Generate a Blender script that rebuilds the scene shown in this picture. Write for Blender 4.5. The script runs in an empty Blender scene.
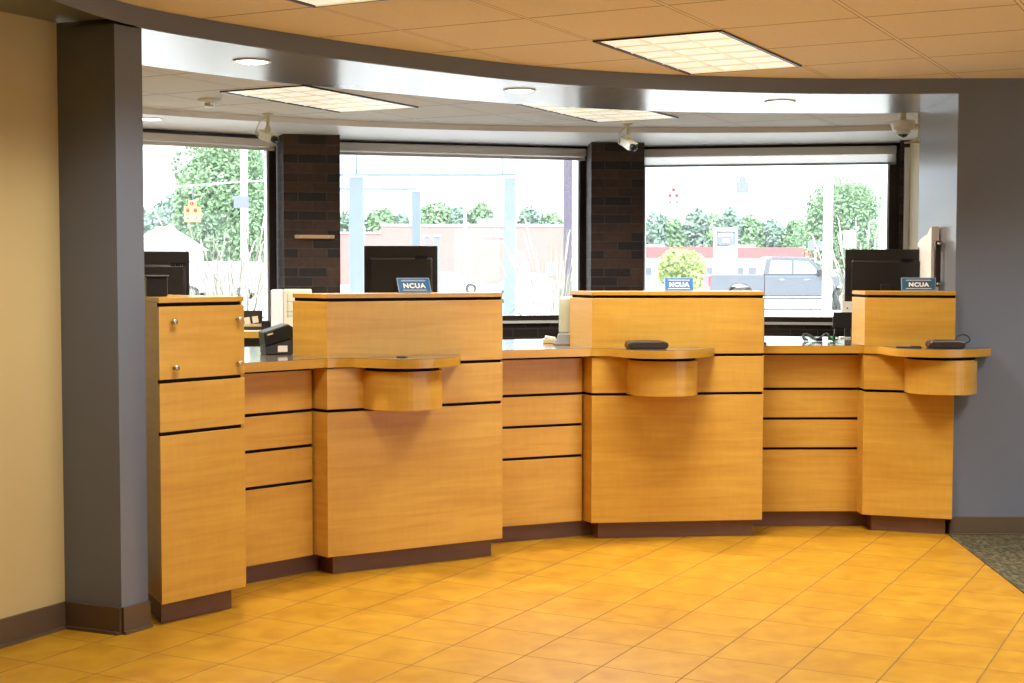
import bpy, bmesh, math, random
from mathutils import Vector, Matrix, noise
random.seed(7)
SC = bpy.context.scene
COL = SC.collection
PI = math.pi
# ------------------------------------------------------------------ camera numbers
FL, TILT, ROLL, EYE = 1409.0, 0.0507, 0.0014, 1.4125
_ct, _st, _cr, _sr = math.cos(TILT), math.sin(TILT), math.cos(ROLL), math.sin(ROLL)
CR = (_cr, _sr*_st, _sr*_ct); CU = (-_sr, _cr*_st, _cr*_ct); CF = (0, _ct, -_st)
def at(px, py, Y):
    """world point at depth Y seen at px, py of the photograph (used to place distant things outdoors)"""
    a = px-512; b = 341.5-py
    d = [a*CR[i]+b*CU[i]+FL*CF[i] for i in range(3)]
    k = Y/d[1]
    return (d[0]*k, Y, EYE+d[2]*k)
# ------------------------------------------------------------------ materials
MATS = {}
def newmat(name):
    m = bpy.data.materials.new(name); m.use_nodes = True
    nt = m.node_tree; b = nt.nodes['Principled BSDF']
    MATS[name] = m
    return m, nt, b
def N(nt, t, **kw):
    n = nt.nodes.new(t)
    for k, v in kw.items():
        if hasattr(n, k) and not k.startswith('i_'): setattr(n, k, v)
    return n
def plain(name, col, rough=.5, metal=0, spec=.5, coat=0, emis=None, es=0, var=0, vscale=8):
    m, nt, b = newmat(name)
    b.inputs['Base Color'].default_value = (*col, 1)
    b.inputs['Roughness'].default_value = rough
    b.inputs['Metallic'].default_value = metal
    b.inputs['Specular IOR Level'].default_value = spec
    if coat:
        b.inputs['Coat Weight'].default_value = coat; b.inputs['Coat Roughness'].default_value = .08
    if emis:
        b.inputs['Emission Color'].default_value = (*emis, 1); b.inputs['Emission Strength'].default_value = es
    if var:
        tc = N(nt, 'ShaderNodeTexCoord'); no = N(nt, 'ShaderNodeTexNoise'); no.inputs['Scale'].default_value = vscale
        no.inputs['Detail'].default_value = 4
        nt.links.new(tc.outputs['Object'], no.inputs['Vector'])
        mx = N(nt, 'ShaderNodeMix'); mx.data_type = 'RGBA'
        mx.inputs[6].default_value = (*[c*(1-var) for c in col], 1)
        mx.inputs[7].default_value = (*[min(1, c*(1+var)) for c in col], 1)
        nt.links.new(no.outputs['Fac'], mx.inputs[0]); nt.links.new(mx.outputs[2], b.inputs['Base Color'])
    return m
def math_(nt, op, a, b=None, c=None):
    n = N(nt, 'ShaderNodeMath'); n.operation = op
    for i, v in enumerate((a, b, c)):
        if v is None: continue
        if isinstance(v, (int, float)): n.inputs[i].default_value = v
        else: nt.links.new(v, n.inputs[i])
    return n.outputs[0]
def ramp(nt, fac, stops):
    r = N(nt, 'ShaderNodeValToRGB')
    el = r.color_ramp.elements
    while len(el) < len(stops): el.new(.5)
    for e, (p, c) in zip(el, stops):
        e.position = p; e.color = (*c, 1)
    nt.links.new(fac, r.inputs[0]); return r.outputs[0]
def wood(name, lo, hi, rough=.33, seed=0):
    m, nt, b = newmat(name)
    uv = N(nt, 'ShaderNodeUVMap'); uv.uv_map = 'UVMap'
    oi = N(nt, 'ShaderNodeObjectInfo')
    ad = N(nt, 'ShaderNodeVectorMath'); ad.operation = 'ADD'
    sc = N(nt, 'ShaderNodeVectorMath'); sc.operation = 'SCALE'; sc.inputs['Scale'].default_value = 0.0
    nt.links.new(uv.outputs[0], ad.inputs[0])
    cmb = N(nt, 'ShaderNodeCombineXYZ')
    nt.links.new(math_(nt, 'MULTIPLY', oi.outputs['Random'], 17.), cmb.inputs[2]); nt.links.new(cmb.outputs[0], ad.inputs[1])
    def nz(sx, sy, detail=4, dist=0.):
        mp = N(nt, 'ShaderNodeMapping'); mp.inputs['Scale'].default_value = (sx, sy, 1)
        nt.links.new(ad.outputs[0], mp.inputs[0])
        n = N(nt, 'ShaderNodeTexNoise'); n.inputs['Scale'].default_value = 1; n.inputs['Detail'].default_value = detail
        n.inputs['Distortion'].default_value = dist
        nt.links.new(mp.outputs[0], n.inputs['Vector']); return n.outputs['Fac']
    grain = nz(2.2, 34, 5, .6); broad = nz(1.2, 5, 3, .8); curl = nz(46, 9, 2, .3)
    f = math_(nt, 'MULTIPLY', grain, .42)
    f = math_(nt, 'MULTIPLY_ADD', broad, .46, f)
    f = math_(nt, 'MULTIPLY_ADD', curl, .12, f)
    c = ramp(nt, f, [(.36, lo), (.64, hi)])
    nt.links.new(c, b.inputs['Base Color'])
    b.inputs['Roughness'].default_value = rough
    b.inputs['Specular IOR Level'].default_value = .45
    b.inputs['Coat Weight'].default_value = .22; b.inputs['Coat Roughness'].default_value = .34
    return m
wood('maple', (.50, .255, .034), (.635, .365, .060))
wood('maple_edge', (.44, .225, .026), (.58, .325, .046), .25)
wood('kick_wood', (.14, .066, .042), (.19, .092, .060), .5)
wood('light_wood', (.50, .30, .14), (.62, .40, .20), .4)
plain('carpet_grey', (.16, .16, .16), .95, var=.3, vscale=60)
plain('reveal_black', (.008, .006, .007), .7, spec=.15)
plain('laminate', (.10, .09, .085), .10, spec=.6, var=.25, vscale=60)
plain('grey_paint', (.150, .170, .215), .32, spec=.5, var=.04, vscale=3)
plain('grey_gloss', (.20, .215, .25), .22, spec=.55)
plain('beige_paint', (.57, .45, .21), .55, var=.03, vscale=2)
plain('cream_paint', (.62, .50, .30), .55)
plain('white_gloss', (.88, .87, .86), .42, spec=.6)
plain('lobby_wall', (.22, .20, .17), .6)
plain('baseboard_brown', (.105, .068, .040), .38)
plain('white_plastic', (.78, .77, .74), .4)
plain('cream_plastic', (.70, .64, .46), .4)
plain('sage_plastic', (.50, .52, .40), .4)
plain('grey_plastic', (.33, .34, .36), .4)
plain('black_plastic', (.008, .0075, .008), .4)
plain('black_gloss', (.010, .010, .011), .12)
plain('charcoal', (.035, .034, .038), .45)
plain('leather_brown', (.035, .022, .018), .35)
plain('nickel', (.62, .60, .56), .28, metal=1)
plain('bronze_frame', (.028, .018, .016), .35)
plain('aluminium', (.72, .72, .74), .35, metal=.6)
plain('blind_beige', (.68, .64, .60), .5)
plain('paper', (.8, .8, .78), .6)
plain('card', (.62, .48, .25), .6)
plain('green_plug', (.02, .28, .10), .4)
plain('sign_blue', (.03, .145, .37), .4)
plain('sign_teal', (.02, .10, .19), .4)
plain('sign_edge', (.26, .40, .62), .4)
plain('sign_white', (.9, .9, .9), .5)
plain('lamp_glow', (.9, .9, .9), .5, emis=(1, .93, .80), es=6.5)
plain('louver', (.80, .74, .60), .4, emis=(1, .84, .56), es=.28)
plain('lens', (.9, .88, .8), .5, emis=(1, .93, .76), es=.62)
plain('trim_ring', (.75, .74, .72), .3)
# outdoors
plain('concrete', (.72, .71, .69), .9, var=.06, vscale=.3)
plain('red_brick_far', (.36, .18, .165), .9, var=.05, vscale=.5)
plain('red_roof', (.50, .10, .10), .8)
plain('white_wall', (.80, .79, .77), .8)
plain('far_glass', (.20, .24, .28), .15)
plain('canopy_blue', (.25, .305, .39), .5)
plain('canopy_white', (.80, .84, .88), .6)
plain('pole_pale', (.72, .72, .70), .8)
plain('bark', (.20, .15, .11), .9)
plain('leaf_green', (.20, .33, .17), .7, var=.4, vscale=.9)
plain('leaf_blue', (.21, .31, .24), .7, var=.35, vscale=.6)
plain('leaf_lime', (.40, .50, .16), .7, var=.3, vscale=.6)
plain('grass_blade', (.42, .45, .30), .7)
plain('grass_plume', (.75, .68, .58), .8)
plain('signal_yellow', (.75, .42, .12), .6)
plain('signal_red', (.25, .02, .02), .4)
plain('signal_grey', (.15, .17, .22), .6)
plain('truck_paint', (.105, .12, .145), .3, metal=.2, coat=.6)
plain('car_paint', (.42, .44, .48), .25, coat=.6)
plain('car_glass', (.30, .32, .35), .08)  # lighter than real glass: reflected sky is put into the colour
plain('tyre', (.03, .03, .03), .8)
plain('post_dark', (.12, .10, .15), .6)
plain('fence_pink', (.50, .40, .38), .9)
plain('roof_pale', (.66, .66, .67), .8)
plain('tail_red', (.5, .04, .05), .4)
def brick_mat(name, c1, c2, mo):
    m, nt, b = newmat(name)
    uv = N(nt, 'ShaderNodeUVMap'); uv.uv_map = 'UVMap'
    br = N(nt, 'ShaderNodeTexBrick'); br.inputs['Scale'].default_value = 1
    br.inputs['Brick Width'].default_value = .205; br.inputs['Row Height'].default_value = .068
    br.inputs['Mortar Size'].default_value = .005; br.inputs['Mortar Smooth'].default_value = .3
    br.inputs['Bias'].default_value = -.25
    br.inputs['Color1'].default_value = (*c1, 1); br.inputs['Color2'].default_value = (*c2, 1); br.inputs['Mortar'].default_value = (*mo, 1)
    nt.links.new(uv.outputs[0], br.inputs['Vector'])
    no = N(nt, 'ShaderNodeTexNoise'); no.inputs['Scale'].default_value = 25
    nt.links.new(uv.outputs[0], no.inputs['Vector'])
    mx = N(nt, 'ShaderNodeMix'); mx.data_type = 'RGBA'; mx.blend_type = 'MULTIPLY'; mx.inputs[0].default_value = .6
    nt.links.new(br.outputs['Color'], mx.inputs[6])
    nt.links.new(ramp(nt, no.outputs['Fac'], [(.3, (.55, .55, .55)), (.7, (1.2, 1.2, 1.2))]), mx.inputs[7])
    nt.links.new(mx.outputs[2], b.inputs['Base Color'])
    b.inputs['Roughness'].default_value = .75
    bp = N(nt, 'ShaderNodeBump'); bp.inputs['Strength'].default_value = .5; bp.inputs['Distance'].default_value = .004
    bp.invert = True
    nt.links.new(br.outputs['Fac'], bp.inputs['Height']); nt.links.new(bp.outputs[0], b.inputs['Normal'])
brick_mat('brick', (.016, .008, .006), (.098, .044, .024), (.052, .041, .034))
def grid_uv(nt, yaw, pitch, ox, oy):
    tc = N(nt, 'ShaderNodeTexCoord')
    def dot(v, off):
        d = N(nt, 'ShaderNodeVectorMath'); d.operation = 'DOT_PRODUCT'
        nt.links.new(tc.outputs['Object'], d.inputs[0]); d.inputs[1].default_value = v
        return math_(nt, 'ADD', d.outputs['Value'], off)
    u = dot((math.cos(yaw)/pitch, math.sin(yaw)/pitch, 0), ox)
    v = dot((-math.sin(yaw)/pitch, math.cos(yaw)/pitch, 0), oy)
    return tc, u, v
def edge_dist(nt, x):
    f = math_(nt, 'FRACT', x)
    return math_(nt, 'MINIMUM', f, math_(nt, 'SUBTRACT', 1.0, f))
YF, PF = -.4835, .3048
def floor_mat():
    m, nt, b = newmat('floor_tile')
    tc, u, v = grid_uv(nt, YF, PF, 11.6377, -16.9008)
    du, dv = edge_dist(nt, u), edge_dist(nt, v)
    gu = math_(nt, 'LESS_THAN', du, .009); gv = math_(nt, 'LESS_THAN', dv, .008)
    cell = N(nt, 'ShaderNodeCombineXYZ')
    nt.links.new(math_(nt, 'FLOOR', u), cell.inputs[0]); nt.links.new(math_(nt, 'FLOOR', v), cell.inputs[1])
    wn = N(nt, 'ShaderNodeTexWhiteNoise'); nt.links.new(cell.outputs[0], wn.inputs['Vector'])
    n1 = N(nt, 'ShaderNodeTexNoise'); n1.inputs['Scale'].default_value = 8; n1.inputs['Detail'].default_value = 6; n1.inputs['Distortion'].default_value = .5
    off = N(nt, 'ShaderNodeVectorMath'); off.operation = 'MULTIPLY_ADD'
    nt.links.new(cell.outputs[0], off.inputs[0]); off.inputs[1].default_value = (3.7, 5.1, 0); nt.links.new(tc.outputs['Object'], off.inputs[2])
    nt.links.new(off.outputs[0], n1.inputs['Vector'])
    f = math_(nt, 'MULTIPLY_ADD', wn.outputs['Value'], .10, n1.outputs['Fac'])
    col = ramp(nt, f, [(.32, (.315, .142, .006)), (.52, (.370, .181, .009)), (.74, (.420, .225, .015))])
    mx = N(nt, 'ShaderNodeMix'); mx.data_type = 'RGBA'
    nt.links.new(col, mx.inputs[6]); mx.inputs[7].default_value = (.20, .10, .02, 1)
    nt.links.new(gv, mx.inputs[0])
    mx2 = N(nt, 'ShaderNodeMix'); mx2.data_type = 'RGBA'
    nt.links.new(mx.outputs[2], mx2.inputs[6]); mx2.inputs[7].default_value = (.17, .085, .018, 1)
    nt.links.new(gu, mx2.inputs[0])
    nt.links.new(mx2.outputs[2], b.inputs['Base Color'])
    g = math_(nt, 'MAXIMUM', gu, gv)
    nt.links.new(math_(nt, 'MULTIPLY_ADD', g, .4, .43), b.inputs['Roughness']); b.inputs['Specular IOR Level'].default_value = .3
    bp = N(nt, 'ShaderNodeBump'); bp.inputs['Strength'].default_value = .4; bp.inputs['Distance'].default_value = .003; bp.invert = True
    nt.links.new(g, bp.inputs['Height']); nt.links.new(bp.outputs[0], b.inputs['Normal'])
floor_mat()
YC, PC, CX, CY = -.489, .6004, 5.3943, -6.46
def ceil_mat():
    m, nt, b = newmat('ceiling_tile')
    tc, u, v = grid_uv(nt, YC, PC, CX, CY)
    du, dv = edge_dist(nt, u), edge_dist(nt, v)
    gu = math_(nt, 'LESS_THAN', du, .019); gv = math_(nt, 'LESS_THAN', dv, .010)
    hl = math_(nt, 'LESS_THAN', du, .012)  # highlight along the grid runners, painted into the colour
    n1 = N(nt, 'ShaderNodeTexNoise'); n1.inputs['Scale'].default_value = 120; n1.inputs['Detail'].default_value = 3
    nt.links.new(tc.outputs['Object'], n1.inputs['Vector'])
    col = ramp(nt, n1.outputs['Fac'], [(.3, (.82, .77, .70)), (.7, (.90, .85, .78))])
    mx = N(nt, 'ShaderNodeMix'); mx.data_type = 'RGBA'
    nt.links.new(col, mx.inputs[6]); mx.inputs[7].default_value = (.40, .31, .22, 1)
    nt.links.new(math_(nt, 'MAXIMUM', gu, gv), mx.inputs[0])
    mx2 = N(nt, 'ShaderNodeMix'); mx2.data_type = 'RGBA'
    nt.links.new(mx.outputs[2], mx2.inputs[6]); mx2.inputs[7].default_value = (.90, .86, .80, 1)
    nt.links.new(hl, mx2.inputs[0])
    nt.links.new(mx2.outputs[2], b.inputs['Base Color'])
    b.inputs['Roughness'].default_value = .8
    bp = N(nt, 'ShaderNodeBump'); bp.inputs['Strength'].default_value = .25; bp.inputs['Distance'].default_value = .002
    nt.links.new(n1.outputs['Fac'], bp.inputs['Height']); nt.links.new(bp.outputs[0], b.inputs['Normal'])
ceil_mat()
def carpet_mat():
    m, nt, b = newmat('carpet')
    tc = N(nt, 'ShaderNodeTexCoord')
    n1 = N(nt, 'ShaderNodeTexNoise'); n1.inputs['Scale'].default_value = 55; n1.inputs['Detail'].default_value = 5
    mp = N(nt, 'ShaderNodeMapping'); mp.inputs['Scale'].default_value = (1, .45, 1)
    nt.links.new(tc.outputs['Object'], mp.inputs[0]); nt.links.new(mp.outputs[0], n1.inputs['Vector'])
    nt.links.new(ramp(nt, n1.outputs['Fac'], [(.35, (.016, .014, .006)), (.5, (.055, .046, .018)), (.66, (.12, .10, .045))]), b.inputs['Base Color'])
    b.inputs['Roughness'].default_value = .95
carpet_mat()
def glass_mat():
    m = bpy.data.materials.new('window_glass'); m.use_nodes = True; MATS['window_glass'] = m
    nt = m.node_tree; nt.nodes.clear()
    out = N(nt, 'ShaderNodeOutputMaterial'); tr = N(nt, 'ShaderNodeBsdfTransparent'); gl = N(nt, 'ShaderNodeBsdfGlossy')
    tl = N(nt, 'ShaderNodeBsdfTranslucent')
    tr.inputs[0].default_value = (.96, .98, .99, 1); gl.inputs['Roughness'].default_value = .02
    tl.inputs[0].default_value = (.9, .95, 1, 1)
    a = N(nt, 'ShaderNodeMixShader'); a.inputs[0].default_value = .022
    b = N(nt, 'ShaderNodeMixShader'); b.inputs[0].default_value = .034
    nt.links.new(tr.outputs[0], a.inputs[1]); nt.links.new(gl.outputs[0], a.inputs[2])
    nt.links.new(a.outputs[0], b.inputs[1]); nt.links.new(tl.outputs[0], b.inputs[2])
    nt.links.new(b.outputs[0], out.inputs[0])
    m2 = bpy.data.materials.new('blind_fabric'); m2.use_nodes = True; MATS['blind_fabric'] = m2
    nt = m2.node_tree; nt.nodes.clear()
    out = N(nt, 'ShaderNodeOutputMaterial'); tr = N(nt, 'ShaderNodeBsdfTransparent'); tl = N(nt, 'ShaderNodeBsdfTranslucent'); df = N(nt, 'ShaderNodeBsdfDiffuse')
    tl.inputs[0].default_value = (.9, .86, .8, 1); df.inputs[0].default_value = (.8, .76, .7, 1)
    a = N(nt, 'ShaderNodeMixShader'); a.inputs[0].default_value = .35
    b = N(nt, 'ShaderNodeMixShader'); b.inputs[0].default_value = .35
    nt.links.new(tl.outputs[0], a.inputs[1]); nt.links.new(df.outputs[0], a.inputs[2])
    nt.links.new(a.outputs[0], b.inputs[1]); nt.links.new(tr.outputs[0], b.inputs[2]); nt.links.new(b.outputs[0], out.inputs[0])
glass_mat()
# ------------------------------------------------------------------ mesh builder
class MB:
    def __init__(s):
        s.bm = bmesh.new(); s.uv = s.bm.loops.layers.uv.new('UVMap')
    def face(s, pts, uvs=None):
        vs = [s.bm.verts.new(p) for p in pts]
        f = s.bm.faces.new(vs)
        if uvs:
            for l, q in zip(f.loops, uvs): l[s.uv].uv = q
        else: s.auto(f)
        return f
    def auto(s, f):
        f.normal_update(); n = f.normal
        if abs(n.z) > .7:
            for l in f.loops: l[s.uv].uv = (l.vert.co.x, l.vert.co.y)
        else:
            t = Vector((-n.y, n.x, 0)).normalized()
            for l in f.loops: l[s.uv].uv = (l.vert.co.dot(t), l.vert.co.z)
    def prism(s, poly, z0, z1, smooth=False):
        """poly: list of (x, y); z0/z1 heights"""
        ar = sum(poly[i][0]*poly[(i+1) % len(poly)][1]-poly[(i+1) % len(poly)][0]*poly[i][1] for i in range(len(poly)))
        if ar < 0: poly = poly[::-1]
        lo = [s.bm.verts.new((x, y, z0)) for x, y in poly]; hi = [s.bm.verts.new((x, y, z1)) for x, y in poly]
        n = len(poly); per = 0
        for i in range(n):
            j = (i+1) % n
            d = math.dist(poly[i], poly[j])
            f = s.bm.faces.new((lo[i], lo[j], hi[j], hi[i])); f.smooth = smooth
            for l, q in zip(f.loops, ((per, z0), (per+d, z0), (per+d, z1), (per, z1))): l[s.uv].uv = q
            per += d
        for vs in (hi, lo[::-1]):
            f = s.bm.faces.new(vs)
            for l in f.loops: l[s.uv].uv = (l.vert.co.x, l.vert.co.y)
        return s
    def box(s, c, d, M=None, bev=0):
        x, y, z = c; a, b, e = d[0]/2, d[1]/2, d[2]/2
        M = M or Matrix.Identity(4)
        P = [M @ Vector((x+i*a, y+j*b, z+k*e)) for k in (-1, 1) for j in (-1, 1) for i in (-1, 1)]
        vs = [s.bm.verts.new(p) for p in P]; fs = []
        for q in ((0, 2, 3, 1), (4, 5, 7, 6), (0, 1, 5, 4), (2, 6, 7, 3), (0, 4, 6, 2), (1, 3, 7, 5)):
            fs.append(s.bm.faces.new([vs[i] for i in q]))
        if bev:
            ed = {e_ for f in fs for e_ in f.edges}
            r = bmesh.ops.bevel(s.bm, geom=list(ed), offset=bev, segments=2, affect='EDGES', profile=.5)
            fs = [f for f in set(r['faces']) | {f for f in fs if f.is_valid}]
        for f in fs:
            if f.is_valid: s.auto(f)
        return s
    def lathe(s, prof, c=(0, 0, 0), n=24, M=None, smooth=True):
        """prof: (r, z) pairs, axis z"""
        M = M or Matrix.Identity(4); c = Vector(c); rings = []
        for r, z in prof:
            if r < 1e-6: rings.append([s.bm.verts.new(M @ (c+Vector((0, 0, z))))])
            else: rings.append([s.bm.verts.new(M @ (c+Vector((r*math.cos(2*PI*i/n), r*math.sin(2*PI*i/n), z)))) for i in range(n)])
        for A, B in zip(rings, rings[1:]):
            for i in range(n):
                j = (i+1) % n
                q = [A[i % len(A)], A[j % len(A)], B[j % len(B)], B[i % len(B)]]
                u = []
                for v in q:
                    if v not in u: u.append(v)
                if len(u) > 2:
                    try: f = s.bm.faces.new(u); f.smooth = smooth; s.auto(f)
                    except ValueError: pass
        return s
    def tube(s, pts, r, n=8, caps=True):
        pts = [Vector(p) for p in pts]; rings = []
        for i, p in enumerate(pts):
            t = (pts[min(i+1, len(pts)-1)]-pts[max(i-1, 0)]).normalized()
            a = t.orthogonal().normalized() if abs(t.z) > .95 else t.cross(Vector((0, 0, 1))).normalized()
            b = t.cross(a).normalized()
            rr = r[i] if isinstance(r, (list, tuple)) else r
            rings.append([s.bm.verts.new(p+a*rr*math.cos(2*PI*k/n)+b*rr*math.sin(2*PI*k/n)) for k in range(n)])
        for A, B in zip(rings, rings[1:]):
            # align rings
            best = min(range(n), key=lambda o: sum((A[k].co-B[(k+o) % n].co).length for k in range(0, n, 2)))
            for k in range(n):
                f = s.bm.faces.new((A[k], A[(k+1) % n], B[(k+1+best) % n], B[(k+best) % n])); f.smooth = True
        if caps:
            s.bm.faces.new(rings[0][::-1]); s.bm.faces.new(rings[-1])
        return s
def root_loc(o):
    while o.parent: o = o.parent
    return o.location
def tag(o, label=None, cat=None, group=None, kind=None):
    if label: o['label'] = label
    if cat: o['category'] = cat
    if group: o['group'] = group
    if kind: o['kind'] = kind
    return o
def emit(name, mb, mat, parent=None, world=True, loc=None, bevel=0, recalc=True):
    """link the built mesh as one object; world=True: it was built in world coordinates"""
    bm = mb.bm
    if recalc: bmesh.ops.recalc_face_normals(bm, faces=bm.faces)
    if parent is not None:
        if world: bmesh.ops.translate(bm, verts=bm.verts, vec=-root_loc(parent))
    elif loc is not None and world:
        bmesh.ops.translate(bm, verts=bm.verts, vec=-Vector(loc))
    me = bpy.data.meshes.new(name); bm.to_mesh(me); bm.free()
    for k in (mat if isinstance(mat, (list, tuple)) else [mat]): me.materials.append(MATS[k])
    o = bpy.data.objects.new(name, me); COL.objects.link(o)
    if parent is not None: o.parent = parent
    elif loc is not None: o.location = loc
    if bevel:
        b = o.modifiers.new('bevel', 'BEVEL'); b.width = bevel; b.segments = 2; b.limit_method = 'ANGLE'; b.angle_limit = math.radians(40)
    return o
def thing(name, label, cat, loc=(0, 0, 0), rotz=0, group=None):
    o = bpy.data.objects.new(name, None); COL.objects.link(o); o.empty_display_size = .1
    o.location = loc; o.rotation_euler = (0, 0, rotz)
    return tag(o, label, cat, group)
def struct(name, mb, mat):
    o = emit(name, mb, mat); o['kind'] = 'structure'; return o
def copy_tree(o, parent=None):
    c = o.copy(); COL.objects.link(c)
    if parent: c.parent = parent
    for ch in list(o.children): copy_tree(ch, c)
    return c
def text_mesh(name, txt, size, mat, parent, M, ext=.0006, spacing=1, bold=0.0, squash=1.0):
    cu = bpy.data.curves.new(name, 'FONT'); cu.body = txt; cu.size = size; cu.align_x = 'CENTER'; cu.align_y = 'CENTER'
    cu.extrude = ext; cu.space_character = spacing; cu.offset = bold
    to = bpy.data.objects.new(name+'_tmp', cu); COL.objects.link(to)
    dg = bpy.context.evaluated_depsgraph_get(); me = bpy.data.meshes.new_from_object(to.evaluated_get(dg))
    bpy.data.objects.remove(to); me.transform(M @ Matrix.Diagonal((squash, 1, 1, 1)))
    me.materials.clear(); me.materials.append(MATS[mat])
    o = bpy.data.objects.new(name, me); COL.objects.link(o); o.parent = parent
    return o
V2 = lambda p: Vector((p[0], p[1]))
def add(p, d, k): return (p[0]+d[0]*k, p[1]+d[1]*k)
def unit(a, b):
    l = math.dist(a, b); return ((b[0]-a[0])/l, (b[1]-a[1])/l)
def isect(p, d, q, e):
    det = -d[0]*e[1]+d[1]*e[0]
    k = (-(q[0]-p[0])*e[1]+(q[1]-p[1])*e[0])/det
    return (p[0]+d[0]*k, p[1]+d[1]*k)
def spline(P, per=6):
    out = []
    for i in range(len(P)-1):
        p0 = P[max(i-1, 0)]; p1 = P[i]; p2 = P[i+1]; p3 = P[min(i+2, len(P)-1)]
        for k in range(per):
            t = k/per
            out.append(tuple(.5*((2*p1[c])+(-p0[c]+p2[c])*t+(2*p0[c]-5*p1[c]+4*p2[c]-p3[c])*t*t+(-p0[c]+3*p1[c]-3*p2[c]+p3[c])*t**3) for c in range(len(p1))))
    out.append(tuple(P[-1])); return out
EU = (math.cos(YF), math.sin(YF)); EV = (-math.sin(YF), math.cos(YF))
ZC = 2.423; ZH = 2.343; ZS = 2.385; ZK = .09
# ------------------------------------------------------------------ plan of the counter
Afl, Afr = (-1.38, 5.502), (-1.1085, 5.8265)
Alb = add(Afl, (-.457, .889), .60); 
R1r = (-.922, 6.482); R1d = unit((-1.188, 6.215), R1r)
B1l, B1r = (-.845, 6.423), (-.046, 6.893)
R2l0, R2r = (-.047, 7.205), (.371, 7.391); R2d = unit(R2l0, R2r)
B2l, B2r = (.416, 7.315), (1.329, 7.425)
R3l0, R3r = (1.383, 7.68), (1.899, 7.694); R3d = unit(R3l0, R3r)
B3l, B3r = (1.9, 7.586), (2.343, 7.442)
def back(d): return (-d[1], d[0])
S1, S2, S3 = back(R1d), back(R2d), back(R3d)          # side faces run square to the low bays
AS = S1
Arb = add(Afr, AS, .58)
R1l = isect(Afr, AS, R1r, R1d); R2l = isect(B1r, S2, R2r, R2d); R3l = isect(B2r, S3, R3r, R3d)
# ------------------------------------------------------------------ SETTING
curve = spline([(-1.60, 3.1), (-1.70, 3.9), (-1.655, 4.6), (-1.56, 5.15), (-1.445, 5.47), (-1.253, 5.745), (-.937, 6.11), (-.597, 6.463), (.032, 7.0), (.55, 7.26), (1.0, 7.395), (1.513, 7.485), (1.95, 7.495), (2.35, 7.473)], 8)
def cpt(px, Y): return at(px, 300, Y)[:2]
# floor
m = MB(); m.prism([(-7, -4), (6, -4), (6, 11.5), (-7, 11.5)], -.12, 0); struct('floor', m, 'floor_tile')
m = MB()
cc = (2.335, 7.475)
cd = (.466, -.885)
m.prism([cc, (2.25, 6.2), (2.09, 4.0), (6, 4.0), (6, 7.475)], 0, .005)
struct('floor_carpet', m, 'carpet')
m = MB(); m.prism([(-1.95, 6.2), (-1.1, 6.9), (0, 7.7), (1.3, 8.2), (2.4, 8.3), (2.98, 8.4), (2.98, 10.9), (.6, 11.3), (-1.3, 10.8), (-2.9, 9.6), (-2.2, 6.4)], 0, .004)
struct('floor_teller', m, 'carpet_grey')
# ceilings
m = MB(); m.prism([(-7, -4), (6, -4), (6, 11.6), (-7, 11.6)], ZC, ZC+.10); struct('ceiling', m, 'ceiling_tile')
m = MB(); m.prism([(-7, -4), (6, -4), (6, 11.9), (-7, 11.9)], ZC+.10, ZC+.9); struct('ceiling_roof', m, 'white_wall')
# curved header / soffit over the counter
i0 = min(range(len(curve)), key=lambda i: math.dist(curve[i], (-1.445, 5.47)))
fr = curve[i0:]
bk = spline([(2.394, 8.33), (2.247, 8.401), (1.7, 8.408), (.89, 8.328), (.036, 7.973), (-.65, 7.48), (-1.244, 6.992), (-1.712, 6.45), (-2.05, 5.95), (-2.1, 5.82)], 5)
m = MB(); m.prism(fr+bk+[(-1.72, 5.62)], ZH, ZC); o = struct('trim_1', m, 'grey_gloss')
# matt lobby face of the header
def face_band(pts, off0, off1, z0, z1, mb):
    poly = []
    for off in (off0, off1):
        row = []
        for i, p in enumerate(pts):
            t = unit(pts[max(i-1, 0)], pts[min(i+1, len(pts)-1)]); nrm = (t[1], -t[0])
            row.append(add(p, nrm, off))
        poly.append(row)
    mb.prism(poly[0]+poly[1][::-1], z0, z1)
m = MB(); face_band(curve, .0005, .006, ZH+.003, ZC, m); struct('trim_2', m, 'grey_paint')
lf = curve[:i0+1]
WL0 = add((-1.763, 5.503), EV, -6.0)
m = MB(); m.prism(lf+[(-1.51, 5.402), (-1.763, 5.510), add((-1.763, 5.503), EV, -3.2)], ZH+.022, ZC); struct('trim_3', m, 'grey_paint')
# pier
C0 = (-1.51, 5.396); C1 = (-1.438, 5.517)
pier = [(-1.763, 5.503), C0, C1, add(C1, (-EU[0], -EU[1]), .28)]
m = MB(); m.prism(pier, 0, ZH); struct('wall_pier', m, 'grey_paint')
# left beige wall with its thickness, running toward the viewer
wl = (-1.763, 5.503)
m = MB(); m.prism([wl, WL0, add(WL0, EU, -.15), add(wl, EU, -.15)], 0, ZC); struct('wall_left', m, 'beige_paint')
def skirting(name, pts, h=.105, th=.012):
    m = MB()
    for p, q in zip(pts, pts[1:]):
        t = unit(p, q); n = (t[1], -t[0])
        m.prism([p, q, add(q, n, th), add(p, n, th)], 0, h)
        m.prism([add(p, n, th), add(q, n, th), add(q, n, th+.012), add(p, n, th+.012)], 0, .012)
    return struct(name, m, 'baseboard_brown')
skirting('baseboard_left', [WL0, wl, add(C0, (0, 0), 0)])
skirting('baseboard_pier', [C0, C1])
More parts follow.
